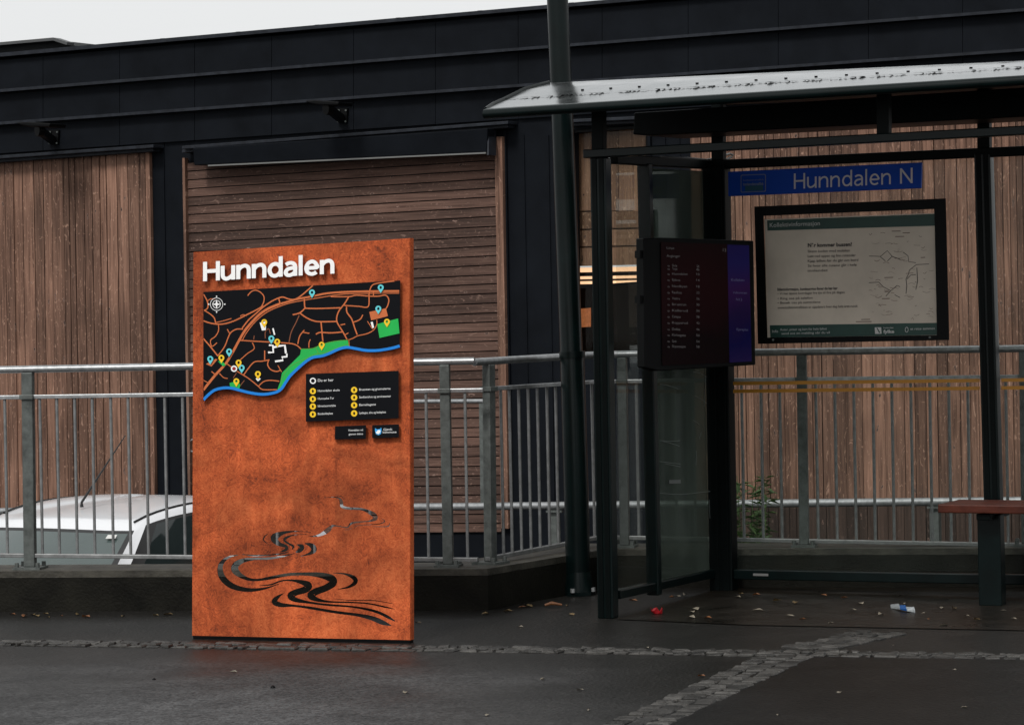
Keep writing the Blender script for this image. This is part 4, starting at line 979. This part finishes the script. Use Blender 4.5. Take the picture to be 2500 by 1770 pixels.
# info board
IB = SB.shifted(.07)
zI = lambda x, y: (1830 + x / 4.1635, 470 + y / 4.1635)
iI = lambda x, y, o=0.0: IB.at(*zI(x, y), o)
t = Thing('info_board', 'black framed transit information poster on the shelter back glass', 'notice board', IB.frame(iI(1000, 800).z))
outer = [(48,145),(1995,62),(2030,1500),(85,1540)]; inner = [(143,240),(1878,170),(1905,1450),(182,1475)]
fr_ = t.add('frame', curve_solid([outer, inner], lambda x, y, z: iI(x, y, -.05 + .07 * z)), M_PLAST)
for x, y in ((240, 1498), (1832, 1472)): t.add('screw', MB().tube([iI(x, y, .02), iI(x, y, .024)], .006, 8), M_GALVD, parent=fr_)
po = t.add('poster', MB().prism([iI(150, 275), iI(1885, 212), iI(1908, 1452), iI(182, 1478)], -IB.n * .006), M_PAPER)
sI = lambda polys, o=.0008, mb=None: curve_solid(polys, lambda x, y, z: iI(x, y, o + .0006 * z), mb)
t.add('header', sI([[(178,285),(1882,220),(1884,340),(182,390)]]), M_PGREEN, parent=po)
t.add('footer', sI([[(205,1350),(1904,1325),(1908,1448),(212,1474)]]), M_PGREEN, parent=po)
def tI(txt, x0, y0, x1, cap, mt=M_INK, bold=0.0, sl=-.022):
    t.add('text_line', text_solid(txt, zI(x0, y0), zI(x1, y0 + sl * (x1 - x0)), cap / 4.1635, IB, .0018, .0005, bold), mt, parent=po)
tI('Kollektivinformasjon', 205, 355, 715, 44, M_PWHITE, 0, -.04)
tI('Når kommer bussen?', 592, 556, 1040, 38, M_INK, .03)
for i, (s_, x1_) in enumerate((('Skann koden med mobilen', 1018), ('Last ned appen og finn rutetider', 1080), ('Kjøp billett før du går om bord', 1105), ('Se hvor alle rutene går i hele', 1088), ('innlandet', 795))): tI(s_, 592, 612 + 49 * i, x1_, 26)
tI('Billettinformasjon, kundeservice finner du her her', 282, 1000, 895, 28, M_INK, .02)
for s_, y_, x1_ in (('• Vi har åpent hverdager fra sju til fire på dagen', 1040, 965), ('• Ring oss på telefon', 1090, 640), ('• Besøk oss på nettsidene', 1134, 720)): tI(s_, 285, y_, x1_, 24)
tI('www.kollektivtrafikken er oppdatert hver dag hele året rundt', 285, 1184, 1098, 26, M_INK)
tI('Info', 230, 1425, 290, 28, M_PWHITE); tI('Ruter, priser og kart for hele fylket', 315, 1405, 785, 22, M_PWHITE); tI('send oss en melding når du vil', 325, 1444, 815, 22, M_PWHITE)
tI('Innlandet', 1362, 1384, 1462, 16, M_PWHITE); tI('fylke', 1360, 1430, 1470, 32, M_PWHITE, .03); tI('et reise sammen', 1635, 1398, 1882, 24, M_PWHITE)
mb = sI([[(1272,1372),(1338,1370),(1342,1436),(1276,1438)], [(1290,1378),(1300,1376),(1328,1422),(1318,1430)]], .0016)
sI([ellipse(1597, 1395, 18, 28, 12), ellipse(1597, 1395, 13, 22, 12)], .0016, mb)
t.add('logo', mb, M_PWHITE, parent=po)
mb = MB(); fI = lambda x, y: iI(x, y, .0018)
lm = [[(1215,648),(1300,650),(1330,652),(1400,592),(1450,652),(1530,680)], [(1330,655),(1380,698)], [(1400,700),(1445,655)], [(1560,608),(1610,645),(1618,705),(1690,715)], [(1825,728),(1695,735),(1625,790),(1615,830),(1590,880),(1598,950),(1590,1030)], [(1700,765),(1708,900),(1690,990)], [(1212,918),(1312,912),(1360,960),(1435,1000),(1500,945),(1530,960)], [(1435,1000),(1385,1055)], [(1475,1040),(1530,1070)], [(1600,880),(1640,840),(1690,835)]]
for i, p in enumerate(lm): strip_mb(p, 6, lambda x, y, i=i: iI(x, y, .0016 + .00004 * i), 1, mb)
t.add('route_map', mb, M_INK, parent=po)
mb = MB()
rc = random.Random(5)
for i in range(70):
    x, y = rc.uniform(1210, 1840), rc.uniform(380, 1290); l = rc.uniform(15, 80)
    strip_mb([(x, y), (x + l * .5, y + rc.uniform(-14, 14)), (x + l, y + rc.uniform(-10, 10))], rc.uniform(2, 5), lambda a_, b_, i=i: iI(a_, b_, .0013 + .00001 * i), 2, mb)
for x0_, x1_, y_ in ((1445,1535,395),(1555,1630,412),(1480,1572,450),(1370,1460,866),(1372,1420,1010),(1345,1425,1080),(1740,1785,663),(1135,1225,1292),(1080,1240,1314)): strip_mb([(x0_, y_), (x1_, y_ - 2)], 8, lambda a_, b_: iI(a_, b_, .0019), 1, mb)
t.add('map_lines', mb, M_INKL, parent=po)

# ------------------------------------------------------------------ bench
pb = ground(2423, 1478); BP = Plane(pb, YAW)
t = Thing('bench', 'red brown plank bench seat on a dark green pedestal inside the shelter', 'bench', BP.frame(0))
zs = BP.at(2300, 1226).z
f0 = BP.at(2289, 1226, .14); f1 = f0 + U * 2.2; f0.z = f1.z = zs
for i in range(3):
    a = f0 - BP.n * (.115 * i + .052); b = f1 - BP.n * (.115 * i + .052)
    t.add('seat_plank', MB().beam(a - Z * .02, b - Z * .02, BP.n, .106, .042), M_BENCH, bev=.006)
for dx in (0, 1.55):
    c = BP.at(2423, 1478) + U * dx; c.z = 0
    t.add('leg', MB().beam(c, Vector((c.x, c.y, zs - .052)), U, 58 * BP.m(2423), .075), M_GREEN, bev=.006)
    a = Vector((c.x, c.y, zs - .06)); t.add('bracket', MB().beam(a - BP.n * .2 + BP.n * 0, a + BP.n * .12, U, .07, .03), M_GREENB, bev=.003)

# ------------------------------------------------------------------ lamp post
pg = ground(1414, 1452)
PP = Plane(pg, YAW)
t = Thing('lamp_post', 'thick dark green round lamp post rising behind the shelter roof end', 'lamp post', Matrix.Translation(pg))
k = PP.m(1414)
tb = PP.at(1414, 1452)
pts = [PP.at(1412, 1440), PP.at(1407, 1200), PP.at(1397, 872), PP.at(1395, 860), PP.at(1381, 500), PP.at(1372, 260), PP.at(1361, 0), PP.at(1345, -420)]
t.add('shaft', MB().tube(pts, [30 * k, 30 * k, 29.5 * k, 27.5 * k, 27 * k, 26.5 * k, 26 * k, 24 * k], 24), M_GREEN)
t.add('collar', MB().tube([PP.at(1397.3, 874), PP.at(1396.7, 858)], 32 * k, 24), M_GREEN)
t.add('base_flange', MB().tube([gz(tb, .02), gz(tb, .045), gz(tb, .12)], [37 * k, 36 * k, 30 * k], 24), M_GREEN)
mb = MB().tube([gz(tb, 0), gz(tb, .02)], 40 * k, 8)
fo = t.add('base_plate', mb, M_GREEN, smooth=False)
for i in range(4):
    a_ = R(45 + 90 * i + 20); q = gz(tb) + Vector((math.cos(a_), math.sin(a_), 0)) * 37 * k; t.add('anchor_bolt', MB().tube([q + Z * .02, q + Z * .04], .014, 6), M_GALV, parent=fo, smooth=False)
tp = PP.at(1345, -420)
t.add('lamp_arm', MB().tube([tp - Z * .1, tp + Z * .25 - NB * .15, tp + Z * .35 - NB * .6], [.05, .04, .035], 12), M_GREEN)
t.add('lamp_head', MB().prism([tp + Z * .33 - NB * .6 + U * a + NB * b for a, b in ((-.12, 0), (.12, 0), (.14, -.45), (-.14, -.45))], Z * .1), M_GREEN, bev=.03)

# ------------------------------------------------------------------ parked car
HD = R(31)
hx = Vector((-math.sin(HD), -math.cos(HD), 0)); hy = Vector((-hx.y, hx.x, 0))      # forward, car's left
corner = CAM + ray(325, 1285) * 18.0
org = corner - hx * .10 - hy * .545; org.z = LOW + .002
FRC = Matrix(((hx.x, hy.x, 0, org.x), (hx.y, hy.y, 0, org.y), (0, 0, 1, org.z), (0, 0, 0, 1)))
t = Thing('car', 'white parked car with roof aerial in the yard behind the railing', 'car', FRC)
W_ = lambda x, y, z: FRC @ Vector((x, y, z))
# lower body
st = [(2.02, .52, .30, .52), (1.98, .66, .24, .66), (1.80, .78, .20, .76), (1.45, .84, .19, .84), (.95, .86, .19, .93), (.2, .865, .19, .955), (-.8, .865, .19, .97), (-1.5, .85, .20, .98), (-1.85, .80, .24, .96), (-1.98, .70, .30, .80)]
rows = []
for x, hw, zb, zt in st:
    r = []
    for yy, zz in ((-.55, 0), (-.93, .06), (-1, .30), (-1, .62), (-.985, .80), (-.93, .94), (-.84, 1), (-.45, 1.03), (0, 1.04), (.45, 1.03), (.84, 1), (.93, .94), (.985, .80), (1, .62), (1, .30), (.93, .06), (.55, 0)):
        r.append(W_(x, yy * hw, zb + (zt - zb) * zz))
    rows.append(r)
mb = MB().grid(rows); n_ = len(rows[0])
mb.raw(rows[0], [list(range(n_))]); mb.raw(rows[-1], [list(range(n_))])
body = t.add('body', mb, M_CAR, smooth=True)
# greenhouse: ring at the belt -> ring at the roof, glass cells, pillars and roof skin
def gring(xf, xr, hw, z, crown):
    pts = []
    nF, nS, nR = 10, 16, 8
    for u_ in (-1, -.95, -.72, -.48, -.24, 0, .24, .48, .72, .95): pts.append((xf - crown * u_ * u_, u_ * hw, z))
    for i in range(nS): u_ = i / nS; pts.append((xf - crown + (xr + .05 - xf + crown) * u_, hw * (1 + .03 * math.sin(math.pi * u_)), z))
    for i in range(nR): u_ = 1 - 2 * i / nR; pts.append((xr + .05 * u_ * u_, u_ * hw, z))
    for i in range(nS): u_ = 1 - i / nS; pts.append((xf - crown + (xr + .05 - xf + crown) * u_, -hw * (1 + .03 * math.sin(math.pi * u_)), z))
    return pts
lo_, hi_ = gring(1.02, -1.88, .80, .955, .16), gring(.20, -1.60, .57, 1.375, .10)
def arch(p):
    s_ = min(1, max(0, (.12 - p[0]) / 1.72)); return (p[0], p[1], p[2] + .085 * math.sin(math.pi * s_ ** .75) + .02 * (1 - (p[1] / .6) ** 2) * (1 - s_))
hi_ = [arch(p) for p in hi_]
TL = [0, .05, .09, .50, .90, .94, 1.0]
NR_ = len(lo_)
def gp_(i, tt):
    a, b = lo_[i % NR_], hi_[i % NR_]; bu = .035 * math.sin(math.pi * tt)
    p = [a[q] + (b[q] - a[q]) * tt for q in range(3)]
    p[1] *= (1 + bu / .7); p[2] += bu * .5; return W_(*p)
parts_ = {'b': MB(), 'r': MB(), 'w': MB(), 's': MB(), 'q': MB(), 't': MB()}
def cell_kind(i, j):
    if i < 10:
        if j in (0, 5): return 'r' if j == 0 else 'b'
        if i in (0, 9): return 'r'
        return 'r' if j in (1, 4) else 'w'
    side = (10 <= i < 26) or i >= 34
    if side:
        u_ = (i - 10) if i < 26 else (NR_ - 1 - i)
        if u_ == 0: return 'b'
        if u_ in (1, 14) : return 'r' if j in (1, 2, 3, 4) else 'b'
        if u_ == 15: return 'b'
        if j in (0, 5): return 'b'
        if u_ in (7, 8) and False: return 'r'
        return 'r' if j in (1, 4) or u_ == 7 else ('s' if i < 26 else 'q')
    if j in (0, 1, 5) or i in (26, 33): return 'b'
    return 't'
for j in range(6):
    for i in range(NR_):
        mbk = parts_[cell_kind(i, j)]
        mbk.raw([gp_(i, TL[j]), gp_(i + 1, TL[j]), gp_(i + 1, TL[j + 1]), gp_(i, TL[j + 1])], [[0, 1, 2, 3]])
# roof skin
rings = []
for sc_, dz in ((1, 0), (.97, .016), (.88, .030), (.7, .042), (.45, .052), (.2, .056)):
    rings.append([W_(-.70 + (p[0] + .70) * sc_, p[1] * sc_, 1.45 + (p[2] - 1.45) * sc_ + dz) for p in hi_])
for a, b in zip(rings, rings[1:]):
    parts_['b'].raw(a + b, [[i, (i + 1) % NR_, NR_ + (i + 1) % NR_, NR_ + i] for i in range(NR_)])
parts_['b'].raw(rings[-1], [list(range(NR_))])
def weld(mb, d=.0008):
    bm = bmesh.new(); vs = [bm.verts.new(p) for p in mb.v]
    for f in mb.f:
        try: bm.faces.new([vs[i] for i in f])
        except ValueError: pass
    bmesh.ops.remove_doubles(bm, verts=bm.verts, dist=d); bm.verts.index_update()
    o = MB(); o.v = [v.co.copy() for v in bm.verts]; o.f = [[v.index for v in f.verts] for f in bm.faces]; o.sm = True; bm.free(); return o
for sd_ in (1, -1):
    pth = [W_(p[0] * .985 - .01, p[1] * .955, p[2] + .022) for p in (hi_[10:26] if sd_ > 0 else hi_[34:50])]
    t.add('roof_ditch', MB().tube(pth, .007, 6), M_RUB)
t.add('cabin', weld(parts_['b']), M_CAR); t.add('window_seal', weld(parts_['r']), M_RUB)
ws = t.add('windscreen', weld(parts_['w']), M_CARWS); t.add('side_window', weld(parts_['s']), M_CARGL); t.add('side_window', weld(parts_['q']), M_CARGL); t.add('rear_window', weld(parts_['t']), M_CARGL)
for i0_, tt in ((8.25, .82), (2.2, .80)):
    def gq(i_, t_):
        a = int(i_); f_ = i_ - a; return gp_(a, t_).lerp(gp_(a + 1, t_), f_) + hx * .012 + Z * .008
    t.add('permit_sticker', MB().raw([gq(i0_, tt), gq(i0_ + .4, tt), gq(i0_ + .4, tt + .05), gq(i0_, tt + .05)], [[0, 1, 2, 3]]), M_PWHITE, parent=ws)
aer = CAM + ray(152, 1262) * 18.35
b0 = W_(-.12, -.02, 1.47)
t.add('aerial', MB().tube([b0, b0 + Z * .03, b0 + Z * .05 + (CAM + ray(258, 1108) * 18.6 - (CAM + ray(152, 1262) * 18.6))], [.012, .008, .003], 8), M_RUB)
for sx, sy in ((1.3, .80), (1.3, -.80), (-1.3, .80), (-1.3, -.80)):
    a, b = W_(sx, sy - .1 if sy > 0 else sy + .1, .31), W_(sx, sy + .04 if sy > 0 else sy - .04, .31)
    wh = t.add('wheel', MB().tube([a, b], .31, 28), M_RUB); d_ = (b - a).normalized()
    t.add('rim', MB().tube([b, b + d_ * .008], .21, 20), M_GALV, parent=wh)
for sy in (-1, 1):
    t.add('headlight', MB().prism([W_(1.80, sy * .50, .60), W_(1.72, sy * .77, .64), W_(1.62, sy * .79, .76), W_(1.74, sy * .52, .72)], hx * .1), M_GALV, bev=.01)
    t.add('tail_light', MB().prism([W_(-1.80, sy * .62, .78), W_(-1.68, sy * .845, .78), W_(-1.74, sy * .83, 1.05), W_(-1.84, sy * .66, 1.05)], -hx * .12), M_TAIL, bev=.01)
    t.add('mirror', MB().tube([W_(.72, sy * .84, 1.0), W_(.74, sy * .93, 1.03), W_(.74, sy * 1.02, 1.03)], [.03, .07, .06], 10), M_CAR)

# ------------------------------------------------------------------ weeds behind the shelter glass
rw = random.Random(11)
P = WR.shifted(-.62)
root = P.at(1822, 1340); root.z = LOW
t = Thing('shrub', 'green leafy weed bush growing between the railing and the timber wall', 'shrub', Matrix.Translation(root))
stm, lfm = MB(), MB()
for i in range(38):
    a_ = rw.uniform(0, 6.28); rr_ = rw.uniform(0, .07); h = rw.uniform(.9, 1.75)
    p0 = root + Vector((math.cos(a_) * rr_, math.sin(a_) * rr_, 0)); sp = rw.uniform(-.02, .17)
    path = [p0 + Vector((math.cos(a_) * sp * (s_ ** 1.6), math.sin(a_) * sp * (s_ ** 1.6), h * s_)) for s_ in (0, .3, .6, .85, 1)]
    stm.tube(path, [.006, .005, .004, .003, .001], 5)
    for j in range(44):
        s_ = rw.uniform(.4, 1); q = path[0].lerp(path[-1], s_); q.z = p0.z + h * s_
        d = Vector((rw.gauss(0, 1), rw.gauss(0, 1), rw.uniform(-.2, 1))).normalized(); l = rw.uniform(.05, .11); sd_ = d.cross(Z).normalized() * l * .16
        lfm.raw([q, q + d * l * .45 + sd_, q + d * l - Z * l * .25, q + d * l * .45 - sd_], [[0, 1, 2, 3]])
t.add('stems', stm, M_LEAFG); t.add('leaves', lfm, M_LEAFG)

# ------------------------------------------------------------------ fallen leaves and litter
rl = random.Random(21)
def leaf(px, py, m_, size, label, grp):
    g = ground(px, py, .008 if py < 1520 and px > 1560 else .003); a_ = rl.uniform(0, 6.28); ca_, sa_ = math.cos(a_), math.sin(a_)
    w2 = size * rl.uniform(.35, .6)
    o = [(-.5, 0, 0), (-.2, .5, .10), (.2, .42, .16), (.5, 0, .05), (.2, -.42, .12), (-.2, -.5, .2)]
    mb = MB(); top = []
    for x, y, z_ in o: top.append(Vector((g.x + ca_ * x * size - sa_ * y * w2, g.y + sa_ * x * size + ca_ * y * w2, g.z + z_ * size * rl.uniform(.6, 1.4))))
    c = Vector((g.x, g.y, g.z + .02 * size)); mb.raw(top + [c], [[i, (i + 1) % 6, 6] for i in range(6)])
    ob = link_mesh('fallen_leaf', mb, m_, None, Matrix.Translation(g)); return tag(ob, label, 'leaf', grp)
LB, LG = 'small fallen leaf lying on the dark wet floor of the shelter', 'fallen leaves on the shelter floor'
for px, py in ((1800,1457),(1809,1449),(1846,1452),(1897,1466),(1942,1471),(2010,1453),(2061,1459),(2101,1473),(2211,1473),(2082,1489),(1928,1503),(2028,1521),(2268,1511),(2255,1497),(2303,1527),(2330,1485),(2360,1503),(2385,1512),(1690,1493),(1698,1487),(1686,1507),(1728,1508),(1545,1466),(1640,1458),(1655,1456),(1672,1453),(2300,1484),(1850,1490),(2150,1500),(2450,1490),(2475,1510),(1960,1512)):
    leaf(px, py, rl.choice((M_LEAFY, M_LEAFP, M_LEAFP, M_LEAFO)), rl.uniform(.028, .06), LB, LG)
LB2, LG2 = 'small fallen leaf lying on the asphalt along the foot of the concrete wall', 'fallen leaves along the wall'
for px, py in ((80,1500),(90,1503),(118,1506),(112,1498),(190,1500),(210,1506),(30,1499),(380,1502),(60,1504),(410,1500),(1020,1520),(1275,1482),(1290,1480),(1240,1492),(1185,1499),(1395,1500),(1385,1478),(150,1503),(300,1504)):
    leaf(px, py, rl.choice((M_LEAFY, M_LEAFO, M_LEAFY)), rl.uniform(.03, .06), LB2, LG2)
LB3, LG3 = 'tiny leaf scrap lying on the open wet asphalt near the setts', 'leaf scraps on the open asphalt'
for px, py in ((1325,1658),(1416,1683),(1438,1733),(1190,1745),(1712,1650),(2330,1635),(2355,1727),(1270,1530),(1272,1534),(1580,1580),(2180,1575),(570,1640),(990,1690),(2050,1690),(1900,1745)):
    leaf(px, py, rl.choice((M_LEAFP, M_LEAFP, M_LEAFO)), rl.uniform(.02, .04), LB3, LG3)
def pebble(px, py, r_):
    g = ground(px, py); mb = MB().tube([g + Vector((0, 0, z_)) for z_ in (0, r_ * .5, r_)], [r_, r_ * .9, r_ * .3], 9)
    return tag(link_mesh('pebble', mb, M_PLAST, None, Matrix.Translation(g)), 'small black pebble on the open asphalt in front of the rusty sign', 'pebble', 'black pebbles in front of the sign')
pebble(376, 1659, .008); pebble(666, 1679, .011)
# orange twig by the lamp post, red and blue wrappers
g0, g1 = ground(1330, 1477, .012), ground(1372, 1476, .012)
tag(link_mesh('twig', MB().tube([g0, g0.lerp(g1, .4) + Z * .01, g1], [.006, .009, .005], 8), M_LEAFO, None, Matrix.Translation(g0)), 'short orange twig on the asphalt below the lamp post base', 'twig')
g = ground(1606, 1497, .006); mb = MB()
ring0 = [g + Vector((math.cos(a) * .022, math.sin(a) * .018, 0)) for a in [R(30 * i) for i in range(12)]]
ring1 = [g + Vector((math.cos(R(30 * i)) * .030 - .005, math.sin(R(30 * i)) * .024, .020 + .012 * math.sin(i * 2.3))) for i in range(12)]
mb.raw(ring0 + ring1, [[i, (i + 1) % 12, 12 + (i + 1) % 12, 12 + i] for i in range(12)] + [list(range(12))])
tag(link_mesh('red_wrapper', mb, M_LITR, None, Matrix.Translation(g)), 'crumpled bright red wrapper on the ground beside the shelter side glass', 'litter')
g = ground(2204, 1488, .006)
t = Thing('blue_wrapper', 'flat blue and white wrapper lying on the shelter floor', 'litter', Matrix.Translation(g))
a, b, c, d = ground(2175, 1482, .008), ground(2196, 1484, .016), ground(2212, 1488, .014), ground(2233, 1492, .008)
def crumple(p, q, wd): n_ = Vector((0, 1, 0)) * wd; return MB().raw([p - n_, q - n_ + Z * .006, q + n_ + Z * .02, p + n_ + Z * .012, p - n_ - Z * .004, q - n_ - Z * .004, q + n_ - Z * .004, p + n_ - Z * .004], [[0, 1, 2, 3], [4, 5, 6, 7], [0, 1, 5, 4], [1, 2, 6, 5], [2, 3, 7, 6], [3, 0, 4, 7]])
t.add('blue_part', crumple(b, c, .022), M_LITB); M_LITW = mat('dirty_white_film', (.28, .30, .31), .4, var=.4, scale=60); t.add('white_end', crumple(a, b, .018), M_LITW); t.add('white_end', crumple(c, d, .018), M_LITW)
